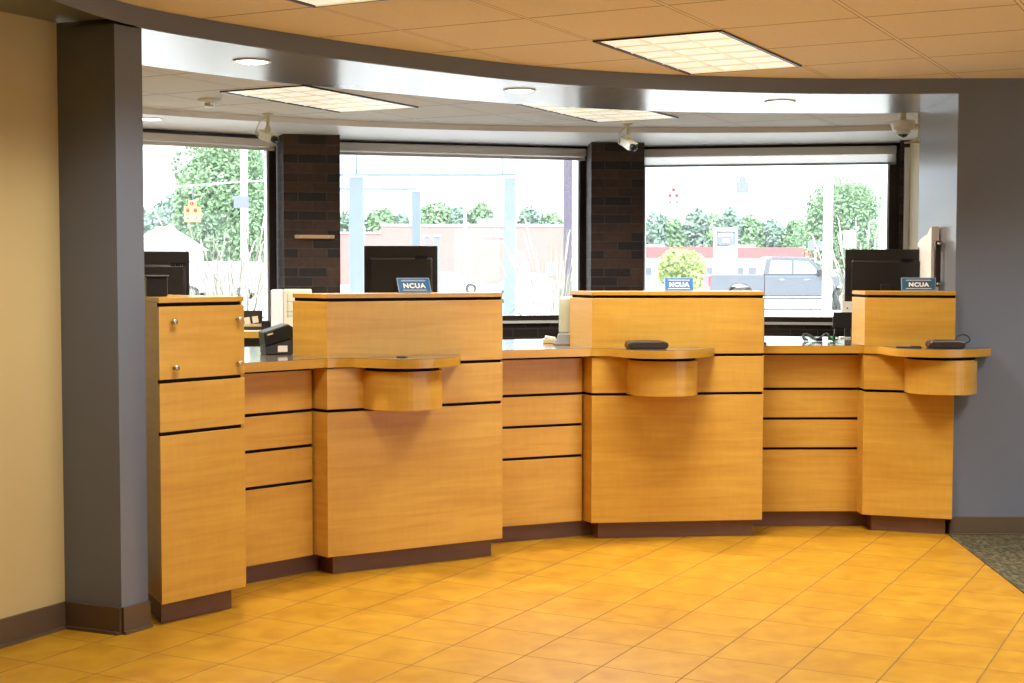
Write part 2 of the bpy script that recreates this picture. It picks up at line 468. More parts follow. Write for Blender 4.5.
# right wall and jamb
J0, J1 = (2.35, 7.473), (2.394, 8.33)
m = MB(); m.prism([J0, (6, 7.40), (6, 7.55), (2.55, 7.62), (2.40, 7.62), (2.358, 7.62)], 0, ZC); struct('wall_right', m, 'grey_paint')
m = MB(); m.prism([(2.358, 7.62), (2.40, 7.62), (2.55, 7.62), (2.55, 8.33), J1], 0, ZC); struct('wall_jamb', m, 'grey_gloss')
m = MB(); m.prism([(2.3485, 7.4735), (2.3505, 7.4725), (2.3595, 7.619), (2.3565, 7.6205)], 0, ZH); struct('trim_4', m, 'grey_gloss')
skirting('baseboard_right', [(2.352, 7.473), (6, 7.40)], h=.10)
# lobby walls that close the room behind the viewer
m = MB()
for a_, b_, z0_, z1_ in ((-4, -.5, 0, ZC), (4.6, 11.5, 0, ZC), (-.5, 4.6, 0, .25), (-.5, 4.6, 2.25, ZC)):
    m.prism([(6, a_), (6.15, a_), (6.15, b_), (6, b_)], z0_, z1_)
struct('wall_east', m, 'lobby_wall')
m = MB()
for y_ in (-.47, 1.2, 2.9, 4.57): m.prism([(6.04, y_-.03), (6.10, y_-.03), (6.10, y_+.03), (6.04, y_+.03)], .25, 2.25)
for z_ in (.27, 2.23): m.prism([(6.04, -.5), (6.10, -.5), (6.10, 4.6), (6.04, 4.6)], z_-.02, z_+.02)
wf = struct('window_4', m, 'bronze_frame')  # unseen glazing, added to bring cool daylight into the lobby
m = MB(); m.prism([(6.068, -.5), (6.074, -.5), (6.074, 4.6), (6.068, 4.6)], .25, 2.25); emit('pane', m, 'window_glass', wf)
m = MB(); m.prism([(-7, -4.15), (6.15, -4.15), (6.15, -4), (-7, -4)], 0, ZC); struct('wall_back', m, 'lobby_wall')
m = MB(); m.prism([(-7.15, -4), (-7, -4), (-7, 11.5), (-7.15, 11.5)], 0, ZC); struct('wall_west', m, 'lobby_wall')
# teller area: side walls
WA0, WA1 = (-2.95, 9.62), (-1.755, 10.40)         # window 1 plane
WB0, WB1 = (-1.385, 10.696), (.578, 11.264)       # window 2
WC0, WC1 = (.975, 11.262), (2.972, 10.873)        # window 3
m = MB(); m.prism([(-1.95, 5.75), (-2.95, 9.62), (-3.1, 9.62), (-2.1, 5.75)], 0, ZC); struct('wall_teller_left', m, 'beige_paint')
m = MB(); m.prism([(2.45, 8.33), (3.0, 10.60), (3.0, 11.3), (3.15, 11.3), (3.15, 8.33)], 0, ZC); 
m.bm.free(); m = MB()
m.prism([(2.966, 10.565), (2.992, 10.598), (2.995, 11.2), (3.2, 11.2), (3.2, 8.3), (2.99, 8.3)], 0, ZC); struct('wall_teller_right', m, 'cream_paint')
m = MB(); m.prism([(2.55, 8.30), (3.2, 8.30), (3.2, 8.18), (2.55, 8.18)], 0, ZC); struct('wall_return', m, 'cream_paint')
m = MB(); m.prism([(2.934, 10.57), (2.968, 10.57), (2.968, 10.599), (2.934, 10.599)], 0, 2.33); struct('trim_5', m, 'white_gloss')
# lowered soffit along the windows
sf = spline([(-3.0, 8.35), (-2.316, 8.886), (-1.604, 9.349), (-.9, 9.70), (-.086, 9.936), (1.0, 10.05), (2.024, 10.01), (2.627, 9.864), (2.99, 9.75)], 5)
sb = [(2.99, 11.1), (2.9, 11.12), (1.05, 11.48), (.58, 11.50), (-1.3, 10.95), (-1.76, 10.62), (-2.98, 9.83)]
m = MB(); m.prism(sf+sb, ZS, ZC-.0005); struct('trim_6', m, 'white_gloss')
# brick piers between windows
PIER1 = [(-1.640, 10.150), (-1.245, 10.235), (-1.39, 10.70), (-1.43, 10.99), (-1.85, 10.75), (-1.74, 10.43)]
PIER2 = [(.602, 10.775), (1.008, 10.81), (.97, 11.26), (.96, 11.55), (.585, 11.55), (.582, 11.27)]
for nm, P in (('wall_brick_pier_1', PIER1), ('wall_brick_pier_2', PIER2)):
    m = MB(); m.prism(P, 0, ZS); struct(nm, m, 'brick')
m = MB(); m.prism([(2.899, 10.60), (2.936, 10.60), (2.99, 10.60), (3.05, 11.1), (2.99, 11.1), (2.974, 10.87)], 0, ZS); struct('wall_brick_pier_3', m, 'brick')
# windows: sill wall, frame, pane
def window(n, A, B, zs, zt=ZS-.0003, mull=()):
    d = unit(A, B); nb = (-d[1], d[0]); nf = (d[1], -d[0])
    m = MB(); m.prism([add(A, nf, .05), add(B, nf, .05), add(B, nb, .17), add(A, nb, .17)], -.15, zs-.055); struct('wall_sill_%d' % n, m, 'brick')
    m = MB(); m.prism([add(A, nf, .085), add(B, nf, .085), add(B, nf, -.03), add(A, nf, -.03)], zs-.0545, zs-.035)
    struct('trim_%d' % (10+n), m, 'white_plastic')  # ledge coloured white to stand for the daylight it reflects
    m = MB()
    def bar(p, q, z0, z1, t0=-.02, t1=.05):
        m.prism([add(p, nf, t1), add(q, nf, t1), add(q, nf, t0), add(p, nf, t0)], z0, z1)
    bar(A, B, zs-.034, zs+.005); bar(A, B, zt-.05, zt)
    w = .075 if n == 3 else .055
    bar(A, add(A, d, w), zs+.005, zt-.05); bar(add(B, d, -w), B, zs+.005, zt-.05)
    fr_ = struct('window_%d' % n, m, 'bronze_frame')
    m = MB()
    for p, q in ((add(A, d, w), add(A, d, w+.014)), (add(B, d, -w-.014), add(B, d, -w))):
        m.prism([add(p, nf, .04), add(q, nf, .04), add(q, nf, -.015), add(p, nf, -.015)], zs+.005, zt-.05)
    emit('glazing_bead', m, 'aluminium', fr_)
    m = MB(); p, q = add(A, d, w), add(B, d, -w)
    m.prism([add(p, nf, .004), add(q, nf, .004), add(q, nf, -.002), add(p, nf, -.002)], zs+.004, zt-.049)
    emit('pane', m, 'window_glass', fr_)
    return d, nf
def blind(A, B, label, z_top, z_val, z_bar0, z_bar1, fabric=False):
    d = unit(A, B); nf = (d[1], -d[0]); a = add(A, d, .012); b = add(B, d, -.03)
    c = ((A[0]+B[0])/2, (A[1]+B[1])/2, z_bar0)
    t = thing('roller_blind', label, 'blind', c, 0, 'roller blinds drawn up at the window heads')
    m = MB(); m.prism([add(a, nf, .055), add(b, nf, .055), add(b, nf, .125), add(a, nf, .125)], z_val, z_top); emit('valance', m, 'blind_beige', t, bevel=.006)
    m = MB(); m.prism([add(a, nf, .075), add(b, nf, .075), add(b, nf, .095), add(a, nf, .095)], z_bar0, z_bar1); emit('bottom_bar', m, 'grey_plastic' if fabric else 'blind_beige', t)
    m = MB(); m.prism([add(a, nf, .084), add(b, nf, .084), add(b, nf, .086), add(a, nf, .086)], z_bar1, z_val); emit('shade_fabric', m, 'blind_fabric', t)
window(1, WA0, WA1, 1.03); window(2, WB0, WB1, 1.05); window(3, WC0, WC1, 1.045)
blind(WA0, WA1, 'cream roller blind rolled up at the head of the left window', 2.355, 2.305, 2.275, 2.297)
blind(WB0, WB1, 'cream roller blind rolled up at the head of the middle window', 2.365, 2.305, 2.275, 2.297)
blind(WC0, WC1, 'cream roller blind with grey bottom bar let down slightly at the right window', 2.36, 2.30, 2.222, 2.238, True)
# ------------------------------------------------------------------ COUNTER
def tier(t, name, poly, z0, z1, mat='maple', bevel=.0015): 
    m = MB(); m.prism(poly, z0, z1); return emit(name, m, mat, t, bevel=bevel)
GZ = .0075
# tall cabinet at the left end
t = thing('tall_cabinet', 'tall narrow maple cabinet with four metal knobs beside the grey pier', 'cabinet', (*Afl, 0))
fp = [Afl, Afr, Arb, Alb]
ad = unit(Afl, Afr); an = (ad[1], -ad[0])
def inset_front(poly, k=.014, side=0):
    a, b, c, d = poly; dd = unit(a, b); bk_ = (-dd[1], dd[0])
    a2 = add(a, bk_, k); b2 = add(b, bk_, k)
    if side: a2 = add(a2, dd, side)
    d2 = add(d, dd, side) if side else d
    return [a2, b2, c, d2]
tier(t, 'lower_panel', fp, ZK, .765-GZ); tier(t, 'middle_panel', fp, .765+GZ, .972-GZ)
body = tier(t, 'upper_panel', fp, .972+GZ, 1.274-GZ); tier(t, 'cap', fp, 1.274+GZ, 1.302, 'maple_edge')
for z in (.765, .972, 1.274):
    fi = inset_front(fp)
    tier(t, 'groove_core', fi, z-GZ, z+GZ, 'maple', 0)
    tier(t, 'reveal', [add(add(fi[0], an, .003), ad, .002), add(add(fi[1], an, .003), ad, -.012), add(add(fi[1], an, .0003), ad, -.012), add(add(fi[0], an, .0003), ad, .002)], z-GZ, z+GZ, 'reveal_black', 0)
kp = [add(add(Afl, ad, .035), an, -.055), add(add(Afr, ad, -.038), an, -.05), add(Arb, ad, -.06), add(Alb, ad, .04)]
tier(t, 'toe_kick', kp, 0, ZK, 'kick_wood')
for s_, z_ in ((.062, 1.207), (.395, 1.209), (.068, 1.025), (.395, 1.027)):
    s_ = min(s_, .385); p = add(Afl, ad, s_)
    m = MB()
    M = Matrix.Translation((p[0], p[1], z_)) @ Matrix.Rotation(math.atan2(an[1], an[0]), 4, 'Z') @ Matrix.Rotation(PI/2, 4, 'Y')
    m.lathe([(0, 0), (.005, 0), (.005, .013), (.011, .015), (.012, .024), (.009, .027), (0, .027)], n=16, M=M)
    emit('knob', m, 'nickel', body)
# low bays
def bay(l, r, lab, depth=.5):
    d = unit(l, r); n = (d[1], -d[0]); b = (-d[1], d[0])
    t = thing('counter_bay', lab, 'counter', (*l, 0), 0, 'recessed low bays of the counter')
    fp = [add(l, d, .001), add(r, d, -.001), add(add(r, d, -.001), b, .02), add(add(l, d, .001), b, .02)]
    zs = [ZK, .437, .602, .765, .958]
    for a, c in zip(zs, zs[1:]):
        m = MB(); m.prism(fp, a+(GZ if a != ZK else 0), c-GZ); emit('panel', m, 'maple', t, bevel=.001)
    for z in zs[1:]:
        m = MB(); m.prism([add(p, b, .012) for p in fp[:2]]+fp[2:], z-GZ, z+GZ); emit('reveal', m, 'reveal_black', t)
    bb = [fp[3], fp[2], add(fp[2], b, depth-.2), add(fp[3], b, depth-.2)]
    m = MB(); m.prism(bb, ZK, .94); emit('carcass', m, 'maple', t)
    kk = [add(add(fp[0], d, -.045), b, .05), add(add(fp[1], d, .085), b, .05), add(add(fp[1], d, .085), b, .062), add(add(fp[0], d, -.045), b, .062)]
    m = MB(); m.prism(kk, 0, ZK); emit('toe_kick', m, 'kick_wood', t)
bay(R1l, R1r, 'recessed low maple bay between the tall cabinet with knobs and the left teller station')
bay(R2l, R2r, 'recessed low maple bay between the left and the middle teller stations')
bay(R3l, R3r, 'recessed low maple bay between the middle and the right teller stations')
# teller stations
TONG = [(0.0, .012), (.045, .012), (.09, .03), (.13, .09), (.17, .17), (.215, .222), (.28, .252), (.35, .262), (.42, .252), (.50, .215), (.57, .155), (.62, .085), (.655, .02), (.662, .002)]
def station(l, r, Sl, Sr, lab, dc=.366, rear=.26, wall=False):
    d = unit(l, r); n = (d[1], -d[0]); b = (-d[1], d[0])
    t = thing('teller_station', lab, 'teller station', (*l, 0), 0, 'raised teller stations of the counter')
    lb = add(l, Sl, rear); rb = isect(r, Sr, lb, d)
    fp = [l, r, rb, lb]
    L = math.dist(l, r)
    tier(t, 'lower_panel', fp, ZK, .765-GZ); tier(t, 'middle_panel', fp, .765+GZ, .968-GZ)
    tier(t, 'upper_panel', fp, .968+GZ, 1.274-GZ); tier(t, 'cap', fp, 1.274+GZ, 1.302, 'maple_edge')
    for z in (.765, .968, 1.274):
        ins = [add(add(l, b, .014), Sl, .0), add(add(r, b, .014), d, -.002), rb, lb]
        ins[0] = add(ins[0], d, .012); ins[3] = add(lb, d, .012)
        tier(t, 'reveal', ins, z-GZ, z+GZ, 'reveal_black', 0)
    q0 = add(add(l, b, .05), d, .045); q1 = add(add(r, b, .05), d, -.035)
    tier(t, 'toe_kick', [q0, q1, add(q1, b, .12), add(add(q0, Sl, .14), d, .01)], 0, ZK, 'kick_wood')
    # drum under the writing shelf
    P = []
    for k in range(25):
        a = PI*k/24
        s_ = dc-.185*math.copysign(abs(math.cos(a))**.85, math.cos(a)); e_ = .215*abs(math.sin(a))**.85
        P.append(add(add(l, d, s_), n, e_+.0005))
    if wall:
        P += [add(P[-1], b, .06), add(P[-1], b, .02)] if False else []
    m = MB(); m.prism(P, .770, .948, smooth=False)
    dr = emit('drum', m, 'maple', t)
    m = MB()
    P2 = []
    for k in range(25):
        a = PI*k/24
        s_ = dc-.174*math.copysign(abs(math.cos(a))**.85, math.cos(a)); e_ = .203*abs(math.sin(a))**.85
        P2.append(add(add(l, d, s_), n, e_+.0005))
    m.prism(P2, .948, .966); emit('drum_reveal', m, 'reveal_black', dr)
    return fp, lb, rb
s1 = station(B1l, B1r, S1, S2, 'left teller station in maple, right of the tall cabinet, carrying a monitor and sign')
s2 = station(B2l, B2r, S2, S3, 'middle teller station in maple with curved drum, in front of the right brick pier')
s3 = station(B3l, B3r, S3, S3, 'right teller station in maple, narrower and standing against the grey wall', dc=.395, wall=True)
def tong(l, r, shift=0, endpts=None):
    d = unit(l, r); n = (d[1], -d[0])
    sp = spline(TONG, 4)
    return [add(add(l, d, s_+shift*min(1, max(0, (s_-.05)/.1))), n, max(e_, .002)) for s_, e_ in sp]
ZT0, ZT1 = .966, 1.008
def worktop(poly, lab):
    c = poly[0]
    t = thing('worktop', lab, 'worktop', (*c, ZT0), 0, 'curved worktops on the counter')
    m = MB(); m.prism(poly, ZT0, ZT1-.0015); emit('wood_edge', m, 'maple_edge', t)
    m = MB(); m.prism(poly, ZT1-.0015, ZT1); emit('dark_laminate', m, 'laminate', t)
def sm(p, q, k): return (p[0]+(q[0]-p[0])*k, p[1]+(q[1]-p[1])*k)
OV = .095
def offl(p, d, k): return add(p, (d[1], -d[0]), k)
e = .0015
f1 = isect(Afr, AS, offl(R1r, R1d, OV), R1d); f1 = add(f1, R1d, .002)
lb1, rb1 = s1[1], s1[2]
poly1 = [f1, offl(R1r, R1d, OV)] + tong(B1l, B1r, .025) + [add(B1l, unit(B1l, B1r), -.002), add(lb1, unit(B1l, B1r), -.002), add(lb1, back(unit(B1l, B1r)), .003), add(rb1, back(unit(B1l, B1r)), .003), (-.47, 7.88), (-1.396, 7.385), (-1.93, 7.06), add(Arb, R1d, .003)]
worktop(poly1, 'wood edged dark worktop flowing from the tall cabinet into the left rounded writing shelf')
f2 = add(isect(B1r, S2, offl(R2r, R2d, OV), R2d), R2d, .003)
lb2, rb2 = s2[1], s2[2]; d2 = unit(B2l, B2r)
poly2 = [f2, offl(R2r, R2d, OV)] + tong(B2l, B2r, -.010) + [add(B2l, d2, -.002), add(lb2, d2, -.002), add(lb2, back(d2), .003), add(rb2, back(d2), .003), (1.30, 8.60), (.60, 8.42), (.05, 8.25), (-.465, 7.89), add(rb1, R2d, .004)]
worktop(poly2, 'wood edged dark worktop with the rounded writing shelf of the middle station')
f3 = add(isect(B2r, S3, offl(R3r, R3d, OV), R3d), R3d, .003)
lb3, rb3 = s3[1], s3[2]; d3 = unit(B3l, B3r)
tg = tong(B3l, B3r, -.015)
poly3 = [f3, offl(R3r, R3d, OV)] + tg + [(tg[-1][0]+.012, 7.455), (2.352, 7.460), add(B3r, d3, .002), add(B3r, (d3[1], -d3[0]), .002), add(B3l, d3, -.002), add(lb3, d3, -.002), add(lb3, back(d3), .003), add(rb3, back(d3), .003), (2.38, 8.5), (1.56, 8.68), (1.307, 8.605), add(rb2, R3d, .006)]
worktop(poly3, 'wood edged dark worktop with the rounded writing shelf against the right grey wall')
# ------------------------------------------------------------------ rear counter by the left window
RC = [(-2.95, 8.92), (-1.30, 9.44), (-1.22, 9.46), (-1.30, 10.15), (-1.66, 10.13), (-1.76, 10.30), (-2.86, 9.60)]
RC = [(-2.55, 9.33), (-1.30, 9.48), (-1.32, 10.08), (-1.68, 10.08), (-1.73, 10.25), (-2.5, 9.78)]
t = thing('rear_counter', 'low back counter with a wood edge under the left window', 'counter', (-2.5, 9.5, 0))
m = MB(); m.prism(RC, .955, .998); emit('wood_edge', m, 'maple_edge', t)
m = MB(); m.prism(RC, .998, 1.0); emit('white_top', m, 'white_plastic', t)
m = MB(); m.prism([add(p, (0, 1), .04 if p[1] < 9.6 else -.02) for p in RC], 0, .955); emit('carcass', m, 'charcoal', t)
# ------------------------------------------------------------------ monitors
def monitor(loc, rz, lab, w=.40, h=.32, zb=.0):
    t = thing('computer_monitor', lab, 'computer monitor', loc, rz, 'black computer monitors behind the counter')
    m = MB(); m.box((0, 0, zb+.10+h/2), (w, .022, h), bev=.004); s = emit('screen_housing', m, 'black_plastic', t, world=False)
    m = MB(); m.box((0, -.020, zb+.10+h*.46), (w*.86, .026, h*.66), bev=.010); emit('back_bulge', m, 'black_plastic', s, world=False)
    m = MB()
    for k in range(6): m.box((w*.20+k*.011, -.0345, zb+.10+h*.86-.02), (.006, .003, .016))
    emit('vent', m, 'black_gloss', s, world=False)
    m = MB(); m.box((-w*.38, -.0125, zb+.10+h*.74), (.014, .003, .012)); emit('badge', m, 'grey_plastic', s, world=False)
    m = MB(); m.box((0, .013, zb+.10+h/2), (w*.93, .003, h*.9)); emit('screen', m, 'black_gloss', s, world=False)
    m = MB(); m.box((0, -.038, zb+.10), (.055, .02, .2), bev=.004); emit('stand', m, 'black_plastic', t, world=False)
    m = MB(); m.lathe([(0, 0), (.105, 0), (.105, .006), (.03, .012), (0, .012)], c=(0, -.02, 0), n=28); emit('base', m, 'black_plastic', t, world=False)
    return t
def onb(px, Y, z): p = at(px, 300, Y); return (p[0], p[1], z)
monitor(onb(401, 7.42, 1.009), math.radians(8), 'black monitor seen from the back behind the left teller station', .385, .30, .13)
monitor(onb(884.5, 8.12, 1.009), math.radians(-8), 'black monitor behind the right teller station beside the jamb', .45, .30, .125)
monitor(onb(160, 6.70, 1.009), math.radians(18), 'black monitor behind the tall cabinet with knobs, cut by the grey pier', .275, .30, .09)
# small black device standing on the cabinet cap
q = onb(156, 5.80, 1.3022)
t = thing('desk_phone', 'small flat black device lying on top of the tall cabinet', 'device', q, math.radians(20))
m = MB(); m.box((0, 0, .040), (.085, .10, .078), bev=.004); emit('body', m, 'black_plastic', t, world=False)
m = MB(); m.box((0, -.003, .0835), (.094, .112, .008), bev=.003); emit('lid', m, 'charcoal', t, world=False)
# ------------------------------------------------------------------ NCUA signs
def ncua(loc, rz, lab, face, skew=0.0, w=.158, h=.072):
    t = thing('counter_sign', lab, 'sign', loc, rz, 'small NCUA signs on the stations')
    th = math.radians(12)
    M = Matrix.Rotation(-th, 4, 'X')
    Sk = Matrix(((1, 0, -skew, 0), (0, 1, 0, 0), (0, 0, 1, 0), (0, 0, 0, 1)))
    X = Sk @ M
    m = MB(); m.box((0, 0, h/2+.001), (w, .006, h), M=X); pl = emit('plate', m, 'sign_edge', t, world=False)
    m = MB(); m.box((0, -.0034, h/2+.001), (w-.008, .001, h-.008), M=X); emit('face', m, face, pl, world=False)
    m = MB()
    for z in (.013, h-.014): m.box((0, -.0042, z), (w*.74, .0008, .0022), M=X)
    emit('rule', m, 'sign_white', pl, world=False)
    m = MB()
    x = -w*.30
    for k in range(9): m.box((x+w*.60*k/8, -.0042, h-.0085), (w*.045, .0006, .0022), M=X)
    emit('small_print', m, 'sign_edge', pl, world=False)
    text_mesh('lettering', 'NCUA', .031, 'sign_white', pl, X @ Matrix.Translation((0, -.0044, h*.46)) @ Matrix.Rotation(PI/2, 4, 'X'), bold=.0013, squash=1.12, spacing=1.12)
    m = MB(); m.face([(-w*.35, .0045, .002), (w*.35, .0045, .002), (w*.35, .05, .002), (-w*.35, .05, .002)])
    m.bm.free(); m = MB()
    m.box((0, .034, .0015), (w*.92, .062, .003)); m.box((0, .030, .030), (w*.92, .003, .060), M=Matrix.Translation((0, .012, 0)) @ Matrix.Rotation(math.radians(16), 4, 'X') if False else Matrix.Identity(4))
    emit('stand', m, 'black_plastic', t, world=False)
zt = 1.3025
p = onb(415.5, 6.73, zt); ncua(p, math.radians(10), 'blue sign reading NCUA in front of the monitor on the left teller station', 'sign_blue', .17, .156)
p = onb(679, 7.45, zt); ncua(p, math.radians(2), 'blue sign reading NCUA on top of the middle teller station', 'sign_blue', 0, .155)
p = onb(918.5, 7.62, zt); ncua(p, math.radians(-6), 'dark teal sign reading NCUA on the narrow right teller station', 'sign_teal', 0, .182)
# ------------------------------------------------------------------ things on the worktops
# black receipt printer on the left worktop
p = onb(277, 6.75, ZT1+.0005)
t = thing('receipt_printer', 'black slant-topped receipt printer on the worktop right of the tall cabinet', 'printer', p, math.radians(22))
def sideprism(prof, x0, x1, mb):     # profile in (y, z), extruded along x
    lo = [mb.bm.verts.new((x0, y, z)) for y, z in prof]; hi = [mb.bm.verts.new((x1, y, z)) for y, z in prof]
    n = len(prof)
    for i in range(n): mb.bm.faces.new((lo[i], lo[(i+1) % n], hi[(i+1) % n], hi[i]))
    mb.bm.faces.new(lo[::-1]); mb.bm.faces.new(hi)
def frontprism(prof, y0, y1, mb):
    lo = [mb.bm.verts.new((x, y0, z)) for x, z in prof]; hi = [mb.bm.verts.new((x, y1, z)) for x, z in prof]
    n = len(prof)
    for i in range(n): mb.bm.faces.new((lo[i], lo[(i+1) % n], hi[(i+1) % n], hi[i]))
    mb.bm.faces.new(lo[::-1]); mb.bm.faces.new(hi)
m = MB(); frontprism([(-.068, 0), (.062, 0), (.066, .075), (-.070, .038)], -.06, .07, m); lo_ = emit('lower_case', m, 'charcoal', t, world=False, bevel=.004)
m = MB(); frontprism([(-.071, .041), (.067, .078), (.066, .128), (.040, .146), (-.078, .108)], -.064, .07, m); up_ = emit('top_cover', m, 'black_plastic', t, world=False, bevel=.006)
m = MB(); m.box((.012, -.0615, .028), (.046, .002, .030)); emit('rating_label', m, 'paper', lo_, world=False)
m = MB(); m.box((-.018, -.0655, .108), (.028, .002, .007), M=Matrix.Rotation(math.radians(-16), 4, 'Y')); emit('badge', m, 'card', up_, world=False)
m = MB(); m.tube([(.06, -.02, .01), (.085, -.05, .006), (.12, -.06, .006), (.15, -.05, .006)], .004); emit('cable', m, 'black_plastic', t, world=False)
# cream printer standing on the rear counter
p = onb(291, 9.62, 1.0005)
t = thing('office_printer', 'tall cream and white office machine behind the left teller station', 'printer', p, math.radians(8))
m = MB(); m.box((.045, 0, .14), (.19, .26, .28), bev=.008); b_ = emit('cream_case', m, 'cream_plastic', t, world=False)
m = MB(); m.box((-.092, -.01, .140), (.08, .27, .275), bev=.008); emit('white_side', m, 'white_plastic', t, world=False)
m = MB()
for z in (.10, .13, .20): m.box((.05, -.1305, z), (.16, .003, .004))
m.box((-.02, -.1305, .17), (.004, .003, .16)); emit('slot', m, 'grey_plastic', b_, world=False)
# card organiser and black box on the rear counter
p = onb(247, 9.66, 1.0005)
t = thing('card_organizer', 'wooden card organiser holding cream cards on the counter under the left window', 'organizer', p, math.radians(6))
m = MB(); m.box((0, 0, .012), (.22, .12, .024)); m.box((0, .055, .065), (.20, .012, .13)); emit('wooden_tray', m, 'leather_brown', t, world=False)
m = MB(); m.box((.0, -.01, .03), (.20, .07, .022)); emit('inner_tray', m, 'card', t, world=False)
for x in (-.05, .01, .065):
    m = MB(); m.box((x, -.005, .062), (.038, .03, .045), M=Matrix.Rotation(math.radians(-8), 4, 'Y')); emit('card_stack', m, 'cream_plastic', t, world=False)
p = onb(266.5, 9.55, 1.0005)
t = thing('small_box', 'small black box beside the card organiser under the left window', 'box', p, 0)
m = MB(); m.box((0, 0, .03), (.062, .06, .06), bev=.003); emit('box_body', m, 'black_plastic', t, world=False)
m = MB(); m.box((0, 0, .0635), (.067, .065, .006), bev=.001); emit('lid', m, 'charcoal', t, world=False)
# grommet on left writing shelf
d1 = unit(B1l, B1r); n1_ = (d1[1], -d1[0]); gp = add(add(B1l, d1, .335), n1_, .09)
m = MB(); m.lathe([(0, 0), (.026, 0), (.026, .003), (.019, .006), (0, .004)], c=(0, 0, 0), n=24)
tag(emit('pen_base', m, 'black_plastic', loc=None), 'small flat black disc on the rounded shelf of the left teller station', 'pen base').location = (gp[0], gp[1], ZT1+.0003)
# dark card readers
def reader(loc, rz, lab, w=.205, cord=False):
    t = thing('card_reader', lab, 'card reader', loc, rz, 'dark card readers on the writing shelves')
    m = MB(); prof = [(-w/2, .010), (-w/2+.012, .0), (w/2-.016, 0), (w/2-.002, .012), (w/2-.004, .032), (w/2-.03, .042), (-w/2+.02, .042), (-w/2+.002, .030)]
    frontprism(prof, -.055, .055, m); b_ = emit('case', m, 'leather_brown', t, world=False, bevel=.008)
    m = MB(); m.box((0, -.002, .0425), (w*.62, .07, .003), bev=.001); emit('screen', m, 'black_gloss', b_, world=False)
    m = MB()
    for k in range(4): m.box((-w*.22+k*w*.14, -.035, .0428), (w*.07, .012, .003))
    emit('key', m, 'charcoal', b_, world=False)
    if cord:
        pts = spline([(w/2-.02, .01, .03), (w/2-.03, .04, .052), (w/2+.0, .05, .068), (w/2+.03, .045, .060), (w/2+.035, .03, .035), (w/2-.005, .0, .022)], 5)
        m = MB(); m.tube(pts, .0035, 8); emit('cord', m, 'black_plastic', t, world=False)
d2n = (d2[1], -d2[0]); p = add(add(B2l, d2, .268), d2n, .10)
reader((p[0], p[1], ZT1+.0005), math.radians(8), 'dark brown card reader without cord on the rounded shelf of the middle station', .215)
d3n = (d3[1], -d3[0]); p = add(add(B3l, d3, .42), d3n, .11)
reader((p[0], p[1], ZT1+.0005), math.radians(-4), 'dark card reader with looped cord on the rounded shelf at the right grey wall', .19, True)
p = add(add(B3l, d3, .235), d3n, .12)
t = thing('notepad', 'thin black pad lying left of the card reader at the right wall', 'pad', (p[0], p[1], ZT1+.0005), math.radians(-14))
m = MB(); m.box((0, 0, .003), (.13, .08, .005), bev=.001); emit('mat_sheet', m, 'charcoal', t, world=False)
m = MB(); m.box((.035, 0, .007), (.05, .06, .003)); emit('pad_top', m, 'black_gloss', t, world=False)
# sage device beside the middle station
p = onb(564.5, 7.66, ZT1+.0005)
t = thing('coin_dispenser', 'tall sage green device with grey foot left of the middle teller station', 'device', p, math.radians(-10))
m = MB(); m.box((.02, 0, .16), (.088, .12, .20), bev=.012); emit('case', m, 'sage_plastic', t, world=False)
m = MB(); frontprism([(-.055, 0), (.066, 0), (.066, .062), (-.024, .062), (-.034, .03)], -.07, .06, m); emit('foot', m, 'grey_plastic', t, world=False, bevel=.004)
p = onb(549.5, 7.80, ZT1+.0005)
t = thing('paper_tray', 'small cream paper tray beside the sage green device', 'tray', p, 0)
m = MB(); m.box((0, 0, .012), (.07, .09, .024), bev=.002); emit('tray_body', m, 'card', t, world=False)
m = MB(); m.box((0, 0, .030), (.055, .075, .012), M=Matrix.Rotation(math.radians(8), 4, 'Y')); emit('paper_sheet', m, 'paper', t, world=False)
# file organiser at the right station
p = onb(843.5, 8.18, ZT1+.0005)
t = thing('file_organizer', 'black stepped file organiser left of the right teller station', 'organizer', p, math.radians(-12))
m = MB()
m.box((0, 0, .075), (.115, .13, .006))
m.box((0, -.062, .100), (.115, .006, .05))
emit('base_shelf', m, 'black_plastic', t, world=False)
for k in range(4):
    m = MB(); m.box((0, -.03+k*.03, .108+k*.003), (.112, .004, .062+k*.008)); emit('divider', m, 'black_plastic', t, world=False)
for s_ in (-1, 1):
    m = MB(); m.box((s_*.058, .0, .105), (.004, .13, .06)); emit('side_plate', m, 'charcoal', t, world=False)
for s_ in (-1, 1):
    m = MB(); m.tube([(s_*.045, -.05, .073), (s_*.05, -.06, .03), (s_*.05, -.065, .004)], .005); emit('leg', m, 'black_plastic', t, world=False)
    m = MB(); m.tube([(s_*.045, .05, .073), (s_*.05, .055, .03), (s_*.05, .06, .004)], .005); emit('leg', m, 'black_plastic', t, world=False)
# cables
p = onb(806, 8.05, ZT1+.0005)
t = thing('cable_bundle', 'tangled black and white cables with a plug left of the black file organiser', 'cable', p, 0)
for k, (mt, dz) in enumerate((('tyre', .0), ('tyre', .004), ('tyre', .008))):
    pts = spline([(-.01+.01*k, -.02, .005), (-.015, .0, .022+dz), (.01, .02, .034+dz), (.045+.01*k, .0, .012), (.075, -.01, .010+dz), (.10+.01*k, .01, .032+dz), (.125, 0, .044-dz), (.145, -.01, .010), (.19, .02, .008)], 5)
    m = MB(); m.tube(pts, .0045, 7); emit('cable', m, mt, t, world=False)
m = MB(); m.box((.142, .0, .016), (.03, .02, .022), bev=.003); emit('plug', m, 'green_plug', t, world=False)
m = MB(); m.box((.075, -.01, .010), (.035, .03, .018), bev=.003); emit('adapter', m, 'black_plastic', t, world=False)
